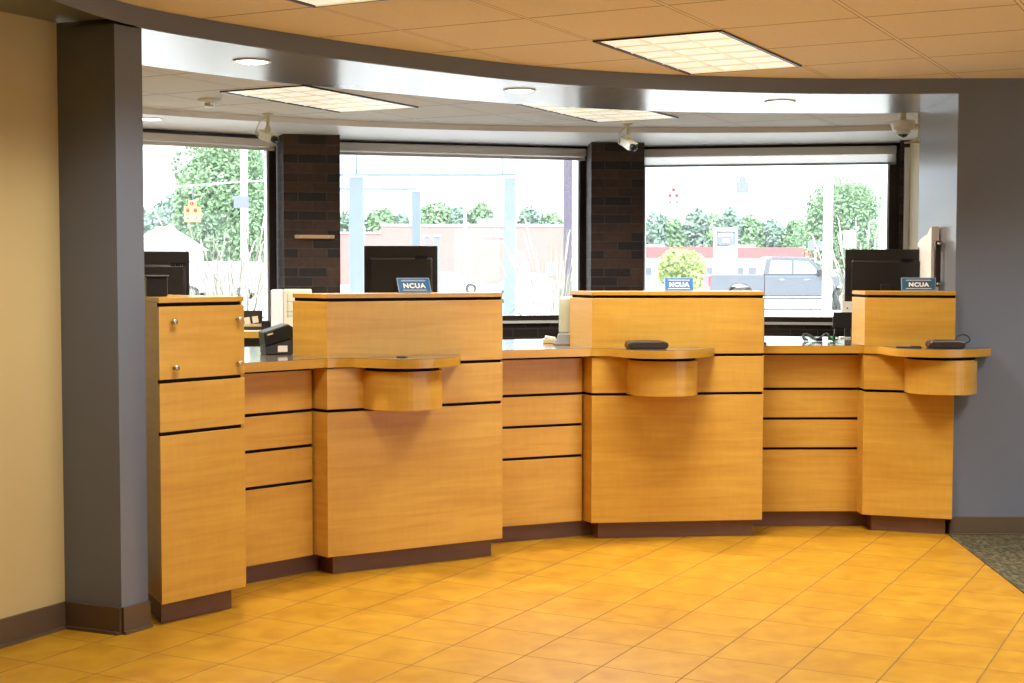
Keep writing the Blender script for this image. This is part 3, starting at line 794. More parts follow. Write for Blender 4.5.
# white stand unit left of the right monitor
p = onb(848.5, 8.42, ZT1+.0005)
t = thing('white_stand', 'white plastic stand holding a box behind the file organiser', 'stand', p, math.radians(-6))
m = MB(); m.box((0, 0, .19), (.085, .05, .16), bev=.006); emit('box_body', m, 'white_plastic', t, world=False)
m = MB(); m.box((0, 0, .055), (.04, .03, .11)); emit('post', m, 'black_plastic', t, world=False)
m = MB(); m.box((0, 0, .004), (.10, .08, .008)); emit('foot', m, 'white_plastic', t, world=False)
for x_, z_ in ((.02, .20), (-.01, .18)):
    m = MB(); m.box((x_, -.026, z_), (.008, .003, .008)); emit('button', m, 'black_plastic', t, world=False)
# thin glass upright behind the middle station
p = onb(764.3, 7.72, ZT1+.0005)
t = thing('glass_divider', 'thin upright dark-edged glass panel at the right end of the middle station', 'glass panel', p, math.radians(-10.2))
m = MB(); m.box((0, .0, .20), (.004, .18, .37)); emit('glass_sheet', m, 'post_dark', t, world=False)
m = MB(); m.box((0, 0, .008), (.03, .20, .016)); emit('clamp', m, 'nickel', t, world=False)
# holder on the jamb
jd = unit(J0, J1); 
def jp(s_, off, z): q_ = add(add(J0, jd, s_), (-jd[1], jd[0]), off); return (q_[0], q_[1], z)
hp = jp(.255, .004, 1.28)
t = thing('wall_file_holder', 'white wall file holder mounted on the grey jamb above the right station', 'file holder', hp, math.atan2(jd[1], jd[0]))
m = MB(); frontprism([(.08, .0), (.40, 0), (.40, .29), (.34, .31), (.26, .325), (.18, .335), (.115, .37), (.08, .375)], 0.002, .045, m); emit('white_board', m, 'sign_white', t, world=False)
m = MB(); m.box((.0, .03, .17), (.03, .03, .25), bev=.003); emit('upright_bar', m, 'leather_brown', t, world=False)
for z in (.06, .28):
    m = MB(); m.tube([(-.045, .03, z), (.07, .03, z)], .007); m.box((.05, .015, z), (.03, .03, .02)); emit('bracket', m, 'nickel', t, world=False)
for z in (.05, .26):
    m = MB(); m.lathe([(0, 0), (.008, 0), (.006, .004), (0, .004)], M=Matrix.Translation((.37, .045, z)) @ Matrix.Rotation(-PI/2, 4, 'X'), n=12); emit('screw', m, 'black_plastic', t, world=False)
# wooden rail on the left brick pier
pd = unit(PIER1[0], PIER1[1]); pn = (pd[1], -pd[0]); c = add(add(PIER1[0], pd, .218), pn, .016)
t = thing('wooden_rail', 'short light wooden rail fixed to the left brick pier', 'rail', (c[0], c[1], 1.65), math.atan2(pd[1], pd[0]))
m = MB(); m.box((0, 0, 0), (.285, .028, .026), bev=.003); emit('rail_bar', m, 'light_wood', t, world=False)
m = MB(); m.box((-.1, .0, .0), (.012, .030, .010)); m.box((.1, .0, .0), (.012, .030, .010)); emit('screw_plate', m, 'nickel', t, world=False)
# ------------------------------------------------------------------ ceiling things
def bullet(px, py_c, Y, rz, lab, tilt):
    x, y, z = at(px, py_c, Y)
    t = thing('security_camera', lab, 'security camera', (x, y, ZC), rz, 'white box security cameras hung from the ceiling')
    h = ZC-z
    m = MB(); m.lathe([(0, 0), (.035, 0), (.035, -.010), (.012, -.016), (.012, -h+.05), (0, -h+.05)], n=16); emit('mount_pole', m, 'cream_plastic', t, world=False)
    m = MB(); m.lathe([(0, .022), (.016, .018), (.022, 0), (.016, -.018), (0, -.022)], c=(0, 0, -h+.05), n=14); emit('ball_joint', m, 'cream_plastic', t, world=False)
    M = Matrix.Translation((0, 0, -h)) @ Matrix.Rotation(tilt, 4, 'X')
    m = MB(); m.box((0, 0, 0), (.056, .145, .052), M=M, bev=.005); b_ = emit('housing', m, 'white_plastic', t, world=False)
    m = MB(); m.box((0, -.005, .029), (.064, .160, .006), M=M, bev=.002); emit('sun_shield', m, 'cream_plastic', b_, world=False)
    m = MB(); m.lathe([(0, 0), (.024, 0), (.024, .028), (.019, .032), (.017, .026), (0, .024)], n=18, M=M @ Matrix.Translation((0, -.0725, 0)) @ Matrix.Rotation(PI/2, 4, 'X')); emit('lens', m, 'black_gloss', b_, world=False)
    m = MB(); m.tube(spline([(0, .0, -.012), (-.03, .05, -h*.35), (-.035, .09, -h*.8), (-.01, .09, -h+.0)], 5), .004, 6); emit('cable', m, 'cream_plastic', t, world=False)
bullet(268, 137, 9.2, math.radians(42), 'white box security camera hanging in front of the left brick pier', math.radians(16))
bullet(628, 144, 9.8, math.radians(22), 'white box security camera hanging in front of the right brick pier', math.radians(22))
x, y, z = at(903, 124, 9.0)
t = thing('dome_camera', 'white dome security camera under the ceiling beside the grey jamb', 'security camera', (x, y, ZC-.062), 0)
m = MB(); m.lathe([(0, 0), (.075, 0), (.075, -.02), (.066, -.055), (.045, -.062), (0, -.062)], n=28); emit('housing', m, 'white_plastic', t, world=False)
m = MB(); m.lathe([(0, .0618), (.045, .0618), (.045, .052), (.02, .048), (.02, .0), (0, .0)], n=20); emit('ceiling_mount', m, 'cream_plastic', t, world=False)
m = MB(); m.lathe([(.040, -.060), (.036, -.085), (.022, -.100), (0, -.106)], n=24); emit('dome', m, 'black_gloss', t, world=False)
m = MB(); m.lathe([(.046, -.061), (.044, -.078), (.038, -.086), (.041, -.070), (.041, -.061)], n=24); emit('dome_ring', m, 'white_plastic', t, world=False)
m = MB(); m.tube([(.06, .02, -.03), (.12, .04, -.03)], .012); m.tube([(.12, .04, .0615), (.12, .04, -.14)], .013); m.tube([(.12, .04, -.13), (.02, .03, -.135)], .006); emit('conduit', m, 'cream_plastic', t, world=False)
x, y, z = at(209.5, 97, 8.55)
y = 8.42; x = at(209.5, 97, y)[0]
t = thing('smoke_detector', 'small white smoke detector on the ceiling in front of the left window', 'smoke detector', (x, y, ZC-.0002), 0)
m = MB(); m.lathe([(0, 0), (.065, 0), (.065, -.010), (.055, -.020), (.03, -.024), (0, -.024)], n=26); emit('base_plate', m, 'white_plastic', t, world=False)
m = MB(); m.lathe([(.030, -.024), (.030, -.040), (.022, -.047), (0, -.049)], n=20); emit('sensor_head', m, 'nickel', t, world=False)
# downlights
def downlight(x, y, z, lab, W=18, r=.085):
    t = thing('downlight', lab, 'downlight', (x, y, z-.0003), 0, 'recessed round downlights in the soffit')
    m = MB(); m.lathe([(r-.014, -.0005), (r, -.0005), (r, -.004), (r-.012, -.006), (r-.014, -.0005)], n=32); emit('trim_ring', m, 'trim_ring', t, world=False)
    m = MB(); m.lathe([(0, -.009), (r-.03, -.008), (r-.015, -.004), (r-.014, -.001), (0, -.001)], n=32); emit('lens', m, 'lamp_glow', t, world=False)
    L = bpy.data.lights.new('downlight_lamp', 'AREA'); L.shape = 'DISK'; L.size = .12; L.energy = W; L.color = (1, .86, .66); L.spread = math.radians(120)
    lo = bpy.data.objects.new('lamp', L); COL.objects.link(lo); lo.parent = t; lo.location = (0, 0, -.0105)
for (px, py, zz, lab) in ((252, 61, ZH, 'recessed round downlight in the curved soffit above the tall cabinet'), (519.5, 90, ZH, 'recessed round downlight in the curved soffit above the middle of the counter'),
                          (780, 101.3, ZH, 'recessed round downlight in the curved soffit near the right wall')):
    a = px-512; b = 341.5-py; d = [a*CR[i]+b*CU[i]+FL*CF[i] for i in range(3)]; k = (zz-EYE)/d[2]
    downlight(d[0]*k, d[1]*k, zz, lab)
a = 150-512; b = 341.5-118.5; d = [a*CR[i]+b*CU[i]+FL*CF[i] for i in range(3)]; k = (ZS-EYE)/d[2]
downlight(d[0]*k, d[1]*k, ZS, 'recessed round downlight in the white soffit over the left window', 8)
# louvered troffers on the ceiling grid
def grid_pt(u, v):
    a_ = (u-CX)*PC; b_ = (v-CY)*PC
    return (a_*math.cos(YC)-b_*math.sin(YC), a_*math.sin(YC)+b_*math.cos(YC))
def troffer(c, lab, W, du=.558, dv=1.15, col=(1, .955, .88)):
    t = thing('ceiling_light', lab, 'ceiling light', (c[0], c[1], ZC), YC, 'louvered ceiling light fixtures')
    w, h = du/2, dv/2
    m = MB()
    for s_ in (-1, 1):
        m.box((s_*(w+.010), 0, -.004), (.019, dv+.02, .0075)); m.box((0, s_*(h+.006), -.004), (du+.02, .008, .0075))
    emit('frame', m, 'black_plastic', t, world=False)
    m = MB(); m.box((0, 0, -.0015), (du, dv, .002)); emit('diffuser', m, 'lens', t, world=False)
    m = MB()
    for k in range(1, 3): m.box((-w+du*k/3, 0, -.0045), (.012, dv, .004))
    for k in range(0, 7): m.box((0, -h+dv*k/6, -.0045), (du, .016, .004))
    emit('louver', m, 'louver', t, world=False)
    L = bpy.data.lights.new('fixture_lamp', 'AREA'); L.shape = 'RECTANGLE'; L.size = du; L.size_y = dv; L.energy = W; L.color = col; L.spread = math.radians(150 if W == 46 else LSPREAD)
    lo = bpy.data.objects.new('lamp', L); COL.objects.link(lo); lo.parent = t; lo.location = (0, 0, -.012)
LSPREAD = 134
WL = 42
troffer(grid_pt(1.51, 4), 'large louvered ceiling light in the tan lobby ceiling above the middle station', WL)
troffer(grid_pt(.5, 0), 'louvered lobby ceiling light cut by the top edge of the photo', WL*.75)
for c_, lab in (((3.0, 5.75), 'lobby ceiling light over the tiled floor at the right'), ((2.4, 3.7), 'lobby ceiling light over the tiled floor nearer the viewer'), ((4.4, 3.4), 'lobby ceiling light over the carpet at the right'), ((5.0, 1.9), 'lobby ceiling light behind the viewer at the right')):
    troffer(c_, lab, WL)
troffer((-1.12, 8.42), 'louvered ceiling light over the teller area above the left station', 46, col=(1, .98, .95))
troffer((.56, 9.0), 'louvered ceiling light over the teller area near the right brick pier', 46, col=(1, .98, .95))
# ------------------------------------------------------------------ OUTDOORS
GZ0 = -.15
m = MB(); m.prism([(-3.2, 11.9), (6.3, 11.9), (6.3, -30), (80, -30), (140, 60), (140, 420), (-160, 420), (-160, 30), (-20, 11.9)], GZ0-.2, GZ0); struct('ground_parking_lot', m, 'concrete')
def gpt(px, Y): p = at(px, 300, Y); return (p[0], p[1], GZ0)
def hz(py, Y): return EYE+(270.1-py)/FL*Y
def leaves(mb, c, R, n, s, rnd, squash=1.0):
    for _ in range(n):
        while True:
            v = Vector((rnd.uniform(-1, 1), rnd.uniform(-1, 1), rnd.uniform(-1, 1)))
            if .15 < v.length < 1: break
        v = v.normalized()*(v.length**.35)
        p = Vector(c)+Vector((v.x*R[0], v.y*R[1], v.z*R[2]))
        a = Vector((rnd.uniform(-1, 1), rnd.uniform(-1, 1), rnd.uniform(-1, 1))).normalized()*s*rnd.uniform(.6, 1.3)
        b = a.orthogonal().normalized()*a.length*.7
        vs = [mb.bm.verts.new(q) for q in (p-a, p-b, p+a, p+b)]
        mb.bm.faces.new(vs)
def tree(loc, H, W, label, mat='leaf_green', n=1500, leaf=.35, kind='leafy_tree', group=None, trunk=.28, seed=1, blobs=9):
    rnd = random.Random(seed)
    t = thing(kind, label, 'tree', loc, 0, group)
    m = MB(); th = H*trunk
    m.tube([(0, 0, 0), (.02*H, 0, th*.6), (0, .01*H, th*1.2), (.01*H, 0, H*.7)], [H*.022, H*.018, H*.014, H*.005], 8)
    for k in range(4):
        a = k*1.6+seed; m.tube([(0, 0, th*(.9+.15*k)), (math.cos(a)*W*.18, math.sin(a)*W*.18, th*1.2+H*.12), (math.cos(a)*W*.32, math.sin(a)*W*.32, th*1.2+H*.28)], [H*.010, H*.007, H*.003], 6)
    emit('trunk', m, 'bark', t, world=False)
    m = MB(); zc = th+(H-th)/2
    for k in range(blobs):
        a = rnd.uniform(0, 2*PI); f = rnd.uniform(-1, 1); rr = W*.30*math.sqrt(max(0, 1-f*f*.8))*rnd.uniform(.5, 1)
        r = W*rnd.uniform(.20, .30)
        leaves(m, (rr*math.cos(a), rr*math.sin(a), zc+f*(H-th)*.34), (r, r, min(r, (H-th)*.3)), n//blobs, leaf, rnd)
    leaves(m, (0, 0, zc), (W*.4, W*.4, (H-th)*.46), n//3, leaf, rnd)
    emit('crown', m, mat, t, world=False, recalc=False)
    return t
# big tree outside the left window
tree(gpt(224, 104), hz(139, 104)+.15, 8.6, 'large green leafy tree filling the left window', 'leaf_green', 16000, .17, seed=3, trunk=.12, blobs=22)
tree(gpt(158, 120), hz(205, 120), 5.5, 'small pale tree at the far left of the left window', 'leaf_blue', 1400, .26, seed=5)
tree(gpt(176, 130), hz(196, 130), 5, 'thin tree between the big tree and the house roof', 'leaf_blue', 1200, .26, seed=6)
# trees beyond the red building (middle window)
k = 0
for px, py, wpx, lab in ((352, 208, 30, 'left of the first pale blue column'), (384, 206, 40, 'between the first and second pale blue columns'), (402, 212, 26, 'just left of the second pale blue column'), (436, 200, 46, 'right of the second pale blue column'),
                    (455, 206, 30, 'left of the thin pale pole'), (482, 199, 34, 'right of the thin pale pole'), (533, 203, 34, 'right of the third pale blue column'), (552, 208, 34, 'beside the dark post')):
    k += 1
    tree(gpt(px, 200), hz(py, 200)+.15, wpx/FL*200, 'distant tree over the red building, ' + lab, 'leaf_blue' if k % 2 else 'leaf_green', 1500, .38, seed=10+k, group='distant trees over the red building', trunk=.2)
k = 0
for px, py, wpx, lab in ((655, 208, 32, 'next to the right brick pier'), (674, 216, 26, 'second from the right brick pier'), (695, 206, 32, 'left of the hanging signal back'), (713, 210, 26, 'just above the tall sign'), (730, 205, 30, 'behind the tall sign'),
                    (752, 214, 30, 'right of the tall sign'), (772, 216, 30, 'above the pickup cab'), (792, 218, 34, 'left of the round green tree'), (806, 222, 30, 'behind the small dark signs')):
    k += 1
    tree(gpt(px, 210), hz(py, 210)+.15, wpx/FL*210, 'distant tree over the red roofed shops, ' + lab, 'leaf_blue' if k % 2 else 'leaf_green', 1400, .38, seed=30+k, group='distant trees over the shops', trunk=.2)
tree(gpt(683, 88), hz(247, 88)+.15, 3.6, 'round yellow green tree in front of the red roofed shops', 'leaf_lime', 2600, .15, seed=50, trunk=.15)
tree(gpt(842, 90), hz(178, 90)+.15, 5.6, 'round green tree at the right side of the right window', 'leaf_green', 9000, .12, seed=52, trunk=.2, blobs=14)
tree(gpt(400, 96), hz(258, 96)+.15, 2.0, 'pale low bush in front of the red building', 'leaf_lime', 900, .14, seed=54, trunk=.1, kind='bush')
# red building
def bbox(mb, x0, x1, y0, y1, z0, z1): mb.prism([(x0, y0), (x1, y0), (x1, y1), (x0, y1)], z0, z1)
D = 150
p0, p1, pm = gpt(332, D)[0], gpt(563, D)[0], gpt(381, D)[0]
t = thing('red_brick_building', 'low red brick building across the lot behind the pale blue columns', 'building', gpt(460, D))
m = MB(); bbox(m, p0, pm, D, D+25, GZ0, hz(234, D)); bbox(m, pm, p1, D, D+25, GZ0, hz(226.5, D)); wl_ = emit('brick_wall', m, 'red_brick_far', t)
m = MB(); bbox(m, p0-.1, pm, D-.15, D+25, hz(234, D), hz(232.6, D)); bbox(m, pm, p1+.1, D-.15, D+25, hz(226.5, D), hz(224.6, D)); emit('parapet_cap', m, 'white_wall', t)
for a, b, c in ((477, 500, 219),):
    m = MB(); bbox(m, gpt(a, D)[0], gpt(b, D)[0], D+4, D+8, hz(225, D), hz(c-1, D)); emit('rooftop_unit', m, 'white_wall', t)
m = MB()
for a, b in ((483, 489), (491, 496), (498, 503)): bbox(m, gpt(a, D)[0], gpt(b, D)[0], D-.12, D-.005, hz(238, D), hz(231, D))
emit('wall_lettering', m, 'white_wall', wl_)
for a in (372, 398, 520, 545):
    m = MB(); bbox(m, gpt(a, D)[0], gpt(a+10, D)[0], D-.06, D-.005, hz(276, D), hz(262, D)); emit('window', m, 'far_glass', wl_)
# low shops with red roofs in the right window
D = 160
for a, b, ct, lab in ((640, 716, 247, 'left low shop with red roof band seen in the right window'), (733, 798, 247.5, 'middle low shop with red roof band beyond the pickup'), (804, 886, 249, 'right low shop with red roof band below the round tree')):
    t = thing('low_shop', lab, 'building', gpt((a+b)/2, D), 0, 'low shops with red roofs')
    x0, x1 = gpt(a, D)[0], gpt(b, D)[0]
    m = MB(); bbox(m, x0, x1, D, D+14, GZ0, hz(258, D)); w_ = emit('shop_wall', m, 'white_wall', t)
    m = MB(); bbox(m, x0-.3, x1+.3, D-1.6, D+14, hz(258, D), hz(ct, D)); emit('red_roof', m, 'red_roof', t)
    m = MB(); bbox(m, x0+.6, x0+3, D+3, D+6, hz(ct, D), hz(ct-3.2, D)); emit('rooftop_unit', m, 'white_wall', t)
    n_ = 5
    for k in range(n_):
        xa = x0+(x1-x0)*(k+.15)/n_; m = MB(); bbox(m, xa, xa+(x1-x0)/n_*.6, D-.05, D-.004, .2, 1.7); emit('shop_window', m, 'far_glass', w_)
# tower sign
D = 100
p = gpt(725.5, D)
t = thing('tower_sign', 'tall white sign with grey panels rising behind the pickup bed', 'sign', p)
s_ = D/FL
m = MB(); bbox(m, p[0]-11.5*s_, p[0]-9.5*s_, D, D+.5, GZ0, hz(229, D)); bbox(m, p[0]+9.5*s_, p[0]+11.5*s_, D, D+.5, GZ0, hz(229, D)); bbox(m, p[0]-11.5*s_, p[0]+11.5*s_, D-.05, D+.55, hz(231, D), hz(227.5, D)); emit('frame', m, 'white_wall', t)
m = MB(); bbox(m, p[0]-9.5*s_, p[0]+9.5*s_, D+.1, D+.4, hz(244.5, D), hz(231, D)); u_ = emit('name_panel', m, 'signal_grey', t)
m = MB(); bbox(m, p[0]-9.5*s_, p[0]+9.5*s_, D+.1, D+.4, hz(269, D), hz(246, D)); l_ = emit('lower_panel', m, 'white_wall', t)
m = MB()
for k, (a, b) in enumerate(((-7, -4.6), (-4, -2), (-1.4, .6), (1.2, 3), (3.6, 6.8))): bbox(m, p[0]+a*s_, p[0]+b*s_, D+.06, D+.1, hz(236.5, D), hz(233, D))
bbox(m, p[0]-3*s_, p[0]+3*s_, D+.06, D+.1, hz(242, D), hz(238.8, D)); emit('lettering', m, 'white_wall', u_)
m = MB(); bbox(m, p[0]-8*s_, p[0]+8*s_, D+.06, D+.1, hz(263, D), hz(259, D)); bbox(m, p[0]-7*s_, p[0]+7*s_, D+.06, D+.1, hz(253, D), hz(251, D)); emit('panel_band', m, 'canopy_blue', l_)
# canopy of pale blue steel over the drive-through
t = thing('drive_canopy', 'pale blue steel canopy frame with columns outside the middle window', 'canopy', gpt(430, 27))
zb = hz(175.5, 25)
def column(px, D, wpx, zt):
    p = gpt(px, D); r = wpx/2/FL*D
    m = MB(); bbox(m, p[0]-r, p[0]+r, D-r, D+r, GZ0, zt); c_ = emit('column', m, 'canopy_blue', t)
    m = MB(); bbox(m, p[0]-r*1.7, p[0]+r*1.7, D-r*1.7, D+r*1.7, zt-.0, zt+.035); emit('cap_plate', m, 'canopy_white', c_)
column(357, 25, 13.5, hz(178.5, 25)); column(509.5, 25, 11.5, hz(179, 25)); column(416.5, 31, 8.5, hz(192.5, 31)); column(300, 31, 8.5, hz(192.5, 31))
def beam(pa, pb, D, ya, yb, th=.12):
    a, b = gpt(pa, D)[0], gpt(pb, D)[0]
    m = MB(); bbox(m, a, b, D-th/2, D+th/2, hz(yb, D), hz(ya, D)); return emit('beam', m, 'canopy_blue', t)
beam(270, 516, 25, 174.6, 177.2); beam(270, 418, 31, 188.8, 190.8)
for px in (357, 502):
    m = MB(); p = gpt(px, 25); bbox(m, p[0]-.015, p[0]+.015, 24.97, 25.03, hz(174.6, 25), 3.62); emit('hanger', m, 'canopy_blue', t)
m = MB(); bbox(m, gpt(262, 25)[0], gpt(520, 25)[0], 22.5, 33, 3.6, 3.95); emit('canopy_roof', m, 'canopy_white', t)
# dark post outside the middle window
p = gpt(567.5, 15.5); m = MB(); bbox(m, p[0]-.046, p[0]+.046, 15.45, 15.55, GZ0, 3.4)
t = thing('dark_post', 'dark purple steel post outside the right side of the middle window', 'post', p)
emit('post_shaft', m, 'post_dark', t)
m = MB(); bbox(m, p[0]-.1, p[0]+.1, 15.4, 15.6, GZ0, GZ0+.02); emit('base_plate', m, 'post_dark', t)
# poles
def pole(px, D, wpx, H, lab, arm=None, box=None):
    p = gpt(px, D); r = wpx/2/FL*D
    t = thing('utility_pole', lab, 'pole', p)
    m = MB(); m.tube([(0, 0, 0), (0, 0, H)], [r*1.08, r*.92], 14); emit('shaft', m, 'pole_pale', t, world=False)
    m = MB(); m.box((0, 0, H-.5), (1.8, .12, .12)); emit('crossarm', m, 'pole_pale', t, world=False)
    if box:
        m = MB(); m.box((box[0]/FL*D, -r-.03, box[1]), (box[2]/FL*D, .03, box[3]/FL*D)); emit('road_sign', m, 'signal_grey', t, world=False)
    m = MB(); m.lathe([(0, 0), (r*1.9, 0), (r*1.9, .12), (r*1.1, .14), (0, .14)], n=14); emit('footing', m, 'concrete', t, world=False)
    return t
pole(245, 44, 7.5, 8.5, 'thick pale utility pole in front of the big tree outside the left window', box=(-2, hz(203, 44)-GZ0, 15, 12))
pole(465, 115, 2.8, hz(190, 115), 'thin pale pole in front of the red building')
pole(827, 36, 9.5, 8.0, 'thick pale utility pole outside the right window')
# traffic signals
def signal(px, py, D, lab, s=1.0, lit=True, body='signal_yellow'):
    p = at(px, py, D)
    t = thing('traffic_signal', lab, 'traffic light', p, 0, 'hanging traffic signals')
    w_, h_ = .95*s, 1.3*s
    m = MB()
    m.box((0, 0, -.15*s), (w_, .5*s, h_*.72), bev=.05*s); m.box((0, 0, h_*.38), (w_*.5, .4*s, h_*.34), bev=.05*s)
    b_ = emit('housing', m, body, t, world=False)
    if lit:
        for x in (-.24, .24):
            for z in (.10, -.34):
                m = MB(); m.lathe([(0, 0), (.13*s, 0), (.13*s, .05), (0, .05)], M=Matrix.Translation((x*s, -.25*s, z*s)) @ Matrix.Rotation(PI/2, 4, 'X'), n=14); emit('lamp_lens', m, 'signal_red' if z > 0 else 'signal_grey', b_, world=False)
        m = MB(); m.lathe([(0, 0), (.13*s, 0), (.13*s, .05), (0, .05)], M=Matrix.Translation((0, -.2*s, h_*.40)) @ Matrix.Rotation(PI/2, 4, 'X'), n=14); emit('lamp_lens', m, 'signal_red', b_, world=False)
    m = MB(); m.tube([(0, 0, h_*.5), (0, 0, h_*.5+.9*s)], .03); emit('hanger', m, 'signal_grey', t, world=False)
signal(192.5, 212, 88, 'orange traffic signal hanging on a wire outside the left window', 1.0)
signal(673, 197, 92, 'yellow traffic signal hanging outside the right window beside the brick pier', .9, body='sign_white')
signal(742.5, 185.5, 88, 'grey traffic signal seen from the back above the tall sign', .75, lit=False, body='signal_grey')
a, b, c = at(140, 190, 88), at(245, 181.5, 88), at(192, 185.5, 88)
m = MB(); m.tube([a, c, b, at(330, 178, 88)], .05, 6); tag(emit('span_wire', m, 'pole_pale', loc=Vector(a)), 'pale wire carrying the orange traffic signal outside the left window', 'wire')
# house roof, fence
D = 95
x0, x1 = gpt(120, D)[0], gpt(190, D)[0]
t = thing('white_house', 'small white house with pale hipped roof at the left edge of the left window', 'house', gpt(155, D))
m = MB(); bbox(m, x0+.4, x1-.4, D, D+6, GZ0, hz(249, D)); w_ = emit('house_wall', m, 'white_wall', t)
m = MB(); zr0, zr1 = hz(250, D), hz(226, D); A_ = [(x0, D-.5, zr0), (x1, D-.5, zr0), (x1, D+6.5, zr0), (x0, D+6.5, zr0)]; ri = [(x0+1.9, D+3, zr1), (x1-1.9, D+3, zr1)]
for f in ((A_[0], A_[1], ri[1], ri[0]), (A_[1], A_[2], ri[1]), (A_[2], A_[3], ri[0], ri[1]), (A_[3], A_[0], ri[0]), tuple(A_[::-1])): m.face(f)
bmesh.ops.remove_doubles(m.bm, verts=m.bm.verts, dist=.001); emit('hipped_roof', m, 'roof_pale', t)
m = MB(); bbox(m, x1-2.0, x1-1.2, D-.06, D-.004, .9, 1.9); emit('house_window', m, 'far_glass', w_)
D = 84
m = MB(); bbox(m, gpt(186, D)[0], gpt(262, D)[0], D, D+.2, GZ0, hz(262, D))
for k in range(6): bbox(m, gpt(186+k*14.8, D)[0]-.1, gpt(186+k*14.8, D)[0]+.1, D-.1, D+.3, GZ0, hz(260.5, D))
tag(emit('garden_wall', m, 'fence_pink', loc=Vector(gpt(224, D))), 'low pinkish garden wall under the big tree outside the left window', 'garden wall')
# vehicles
def wheels(t, xs, yy, r, w_):
    for x in xs:
        for y in yy:
            m = MB(); m.lathe([(0, -w_/2), (r*.9, -w_/2), (r, -w_/2+.03), (r, w_/2-.03), (r*.9, w_/2), (0, w_/2)], M=Matrix.Translation((x, y, r)) @ Matrix.Rotation(PI/2, 4, 'X'), n=26); o_ = emit('wheel', m, 'tyre', t, world=False)
            m = MB(); m.lathe([(0, 0), (r*.6, 0), (r*.55, .04), (0, .05)], M=Matrix.Translation((x, y-w_/2 if y < 0 else y+w_/2, r)) @ Matrix.Rotation(PI/2 if y < 0 else -PI/2, 4, 'X'), n=20); emit('rim', m, 'grey_plastic', o_, world=False)
def extr(prof, y0, y1, mb, inset=0):
    lo = [mb.bm.verts.new((x, y0, z)) for x, z in prof]; hi = [mb.bm.verts.new((x, y1, z)) for x, z in prof]; n = len(prof)
    for i in range(n): mb.bm.faces.new((lo[i], lo[(i+1) % n], hi[(i+1) % n], hi[i]))
    mb.bm.faces.new(lo[::-1]); mb.bm.faces.new(hi)
def arch(cx, r, z0, n=8): return [(cx-r*math.cos(PI*k/n), z0+r*math.sin(PI*k/n)) for k in range(n+1)]
p = gpt(786, 56)
t = thing('pickup_truck', 'grey crew cab pickup truck parked outside the right window', 'pickup truck', p, math.radians(0))
t.scale = (1.08, 1.08, 1.08)
low = [(-2.95, .55)] + arch(-1.85, .47, .5) + arch(1.95, .47, .5) + [(2.85, .5), (2.92, .80), (2.85, 1.12), (2.55, 1.2), (1.25, 1.27), (1.20, 1.27), (-1.0, 1.27), (-1.05, 1.30), (-2.93, 1.30)]
m = MB(); extr(low, -.98, .98, m); b_ = emit('body', m, 'truck_paint', t, world=False, bevel=.05)
cab = [(-1.0, 1.25), (1.35, 1.25), (.72, 1.86), (.55, 1.93), (-.72, 1.95), (-.88, 1.88)]
m = MB(); extr(cab, -.86, .86, m); c_ = emit('cab', m, 'truck_paint', t, world=False, bevel=.05)
for q in ([(-.80, 1.32), (.02, 1.32), (.02, 1.80), (-.72, 1.82)], [(.10, 1.32), (1.08, 1.32), (.62, 1.78), (.10, 1.80)]):
    m = MB(); extr(q, -.868, .868, m); emit('side_window', m, 'car_glass', c_, world=False)
m = MB(); m.face([(1.37, -.75, 1.29), (1.37, .75, 1.29), (.80, .7, 1.84), (.80, -.7, 1.84)]); emit('windshield', m, 'car_glass', c_, world=False)
m = MB(); m.box((.98, -1.06, 1.36), (.16, .14, .22), bev=.03); emit('mirror', m, 'black_plastic', c_, world=False)
m = MB(); m.box((-2.95, -.9, 1.05), (.06, .14, .34)); emit('tail_light', m, 'tail_red', b_, world=False)
m = MB(); m.box((2.86, -.85, .98), (.10, .24, .18)); emit('headlight', m, 'sign_white', b_, world=False)
for x in (-.35, .55):
    m = MB(); m.box((x, -.99, 1.12), (.16, .03, .035)); emit('door_handle', m, 'nickel', b_, world=False)
m = MB(); m.box((.05, -.99, .44), (2.5, .12, .05)); emit('side_step', m, 'black_plastic', t, world=False)
wheels(t, (-1.85, 1.95), (-.86, .86), .42, .26)
def car(p, rz, lab, paint='car_paint'):
    t = thing('parked_car', lab, 'car', p, rz, 'pale parked cars in the lot')
    low = [(-2.15, .45)] + arch(-1.35, .36, .35) + arch(1.35, .36, .35) + [(2.1, .35), (2.2, .6), (2.0, .82), (1.1, .92), (-1.6, .95), (-2.15, .88)]
    m = MB(); extr(low, -.85, .85, m); b_ = emit('body', m, paint, t, world=False, bevel=.05)
    m = MB(); extr([(-1.75, .92), (1.15, .90), (.45, 1.36), (-.1, 1.43), (-.95, 1.40)], -.70, .70, m); c_ = emit('cabin', m, paint, t, world=False, bevel=.04)
    for q in ([(-1.3, .97), (-.3, .97), (-.3, 1.32), (-.9, 1.32)], [(-.22, .97), (.85, .97), (.35, 1.29), (-.22, 1.34)]):
        m = MB(); extr(q, -.708, .708, m); emit('side_window', m, 'car_glass', c_, world=False)
    wheels(t, (-1.35, 1.35), (-.76, .76), .33, .2)
car(gpt(535, 66), 0, 'white parked car seen low outside the middle window right of the columns')
car(gpt(221, 75), 0, 'white parked car below the big tree outside the left window')
car(gpt(450, 92), math.radians(4), 'pale parked car in front of the red building beside the left monitor')
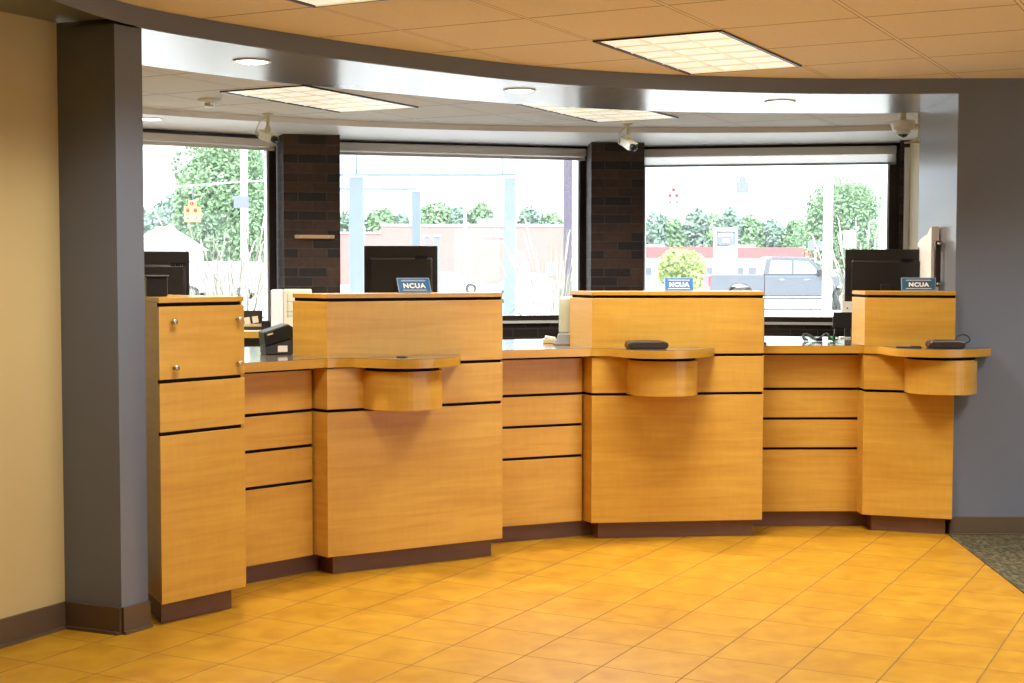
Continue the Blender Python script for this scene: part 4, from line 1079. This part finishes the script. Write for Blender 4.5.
# small signs on the right
p = gpt(848.5, 50)
t = thing('notice_board', 'white rectangular board on a post outside the right window', 'sign', p)
m = MB(); m.box((0, 0, hz(239, 50)-GZ0), (12/FL*50, .05, 17/FL*50)); emit('board', m, 'sign_white', t, world=False)
m = MB(); m.box((0, .06, .9), (.06, .06, 1.8)); emit('post', m, 'pole_pale', t, world=False)
p = gpt(815, 70)
t = thing('road_sign', 'pair of small dark road signs left of the round green tree', 'sign', p)
for dx in (-.2, .25):
    m = MB(); m.box((dx, 0, hz(245, 70)-GZ0), (.34, .04, .42)); emit('sign_plate', m, 'signal_grey', t, world=False)
m = MB(); m.box((0, .05, 1.3), (.06, .06, 2.6)); m.box((0, .05, hz(245, 70)-GZ0), (.7, .05, .05)); emit('post', m, 'pole_pale', t, world=False)
for px in (427, 437):
    p = gpt(px, 60); t = thing('service_post', 'grey service cabinet post behind the left monitor, ' + ('left one' if px == 427 else 'right wider one'), 'post', p, 0, 'grey service posts')
    m = MB(); w_ = .14 if px == 427 else .24; m.box((0, 0, (hz(237, 60)-GZ0)/2), (w_, .2, hz(237, 60)-GZ0)); emit('post_body', m, 'signal_grey', t, world=False)
    m = MB(); m.box((0, 0, hz(237, 60)-GZ0+.03), (w_+.1, .3, .06)); emit('cap', m, 'sign_white', t, world=False)
# ornamental grasses
def grass(px, D, H, W, n, lab, seed):
    rnd = random.Random(seed); p = gpt(px, D)
    t = thing('ornamental_grass', lab, 'grass', p, 0, 'ornamental grass clumps outside the windows')
    m = MB(); m2 = MB()
    for k in range(int(n*.7)):
        a = rnd.uniform(0, 2*PI); lean = rnd.uniform(.05, .30); h = H*rnd.uniform(.65, 1.0); r0 = rnd.uniform(0, W*.3)
        b0 = Vector((math.cos(a)*r0, math.sin(a)*r0, 0)); dr = Vector((math.cos(a), math.sin(a), 0))
        pts = [b0, b0+dr*lean*h*.2+Vector((0, 0, h*.4)), b0+dr*lean*h*.55+Vector((0, 0, h*.75)), b0+dr*lean*h+Vector((0, 0, h))]
        m.tube(pts, [.004, .0035, .003, .002], 3, False)
        if k % 2 == 0:
            e_ = pts[-1]; q = pts[-2]
            d_ = (e_-q).normalized()
            m2.tube([e_-d_*.28, e_-d_*.14, e_, e_+d_*.05+dr*.02], [.003, .008, .006, .002], 5, False)
        if k % 3 == 0:
            l = rnd.uniform(.3, .6)*H; side = Vector((-dr.y, dr.x, 0))
            pt = [b0, b0+dr*.15*l+Vector((0, 0, l*.8)), b0+dr*.5*l+Vector((0, 0, l*1.0)), b0+dr*.8*l+Vector((0, 0, l*.8))]
            m.tube(pt, [.006, .007, .005, .001], 3, False)
    emit('blades', m, 'grass_blade', t, world=False, recalc=False)['kind'] = 'stuff'
    emit('plumes', m2, 'grass_plume', t, world=False, recalc=False)['kind'] = 'stuff'
grass(212, 13.6, 2.0, .5, 60, 'tall grass with pale plumes outside the left window, left clump', 1)
grass(236, 13.3, 2.25, .5, 60, 'tall grass with pale plumes outside the left window beside the pole', 2)
grass(262, 13.2, 2.05, .4, 40, 'tall grass with pale plumes beside the left brick pier', 3)
grass(556, 13.8, 2.05, .45, 80, 'tall grass with pale plumes beside the dark post', 4)
grass(545, 14.6, 1.7, .4, 40, 'shorter grass clump left of the dark post', 7)
grass(862, 13.4, 2.05, .5, 70, 'tall grass with pale plumes above the right monitor', 5)
grass(880, 13.4, 1.9, .4, 50, 'tall grass with pale plumes at the right edge of the right window', 6)
# ------------------------------------------------------------------ camera, light, world
cam = bpy.data.cameras.new('camera'); co = bpy.data.objects.new('camera', cam); COL.objects.link(co)
cam.sensor_width = 36; cam.lens = FL*36/1024; cam.clip_end = 2000; cam.clip_start = .05
Mx = Matrix(((CR[0], CU[0], -CF[0], 0), (CR[1], CU[1], -CF[1], 0), (CR[2], CU[2], -CF[2], EYE), (0, 0, 0, 1)))
co.matrix_world = Mx
SC.camera = co
sun = bpy.data.lights.new('sun', 'SUN'); sun.energy = 8; sun.angle = math.radians(.6); sun.color = (1, .95, .86)
so = bpy.data.objects.new('sun', sun); COL.objects.link(so); so.rotation_euler = (math.radians(38), math.radians(-14), 0); so.location = (0, -20, 30)
w = bpy.data.worlds.new('sky'); SC.world = w; w.use_nodes = True
bg = w.node_tree.nodes['Background']; bg.inputs[0].default_value = (.86, .93, 1, 1); bg.inputs[1].default_value = 3.2
SC.view_settings.view_transform = 'Standard'; SC.view_settings.look = 'None'; SC.view_settings.gamma = 1
SC.view_settings.use_curve_mapping = False; SC.view_settings.exposure = 0.07
SC.cycles.use_denoising = True; SC.cycles.max_bounces = 10; SC.cycles.diffuse_bounces = 6; SC.cycles.glossy_bounces = 4; SC.cycles.transparent_max_bounces = 12
SC.cycles.caustics_reflective = False; SC.cycles.caustics_refractive = False; SC.cycles.sample_clamp_indirect = 6
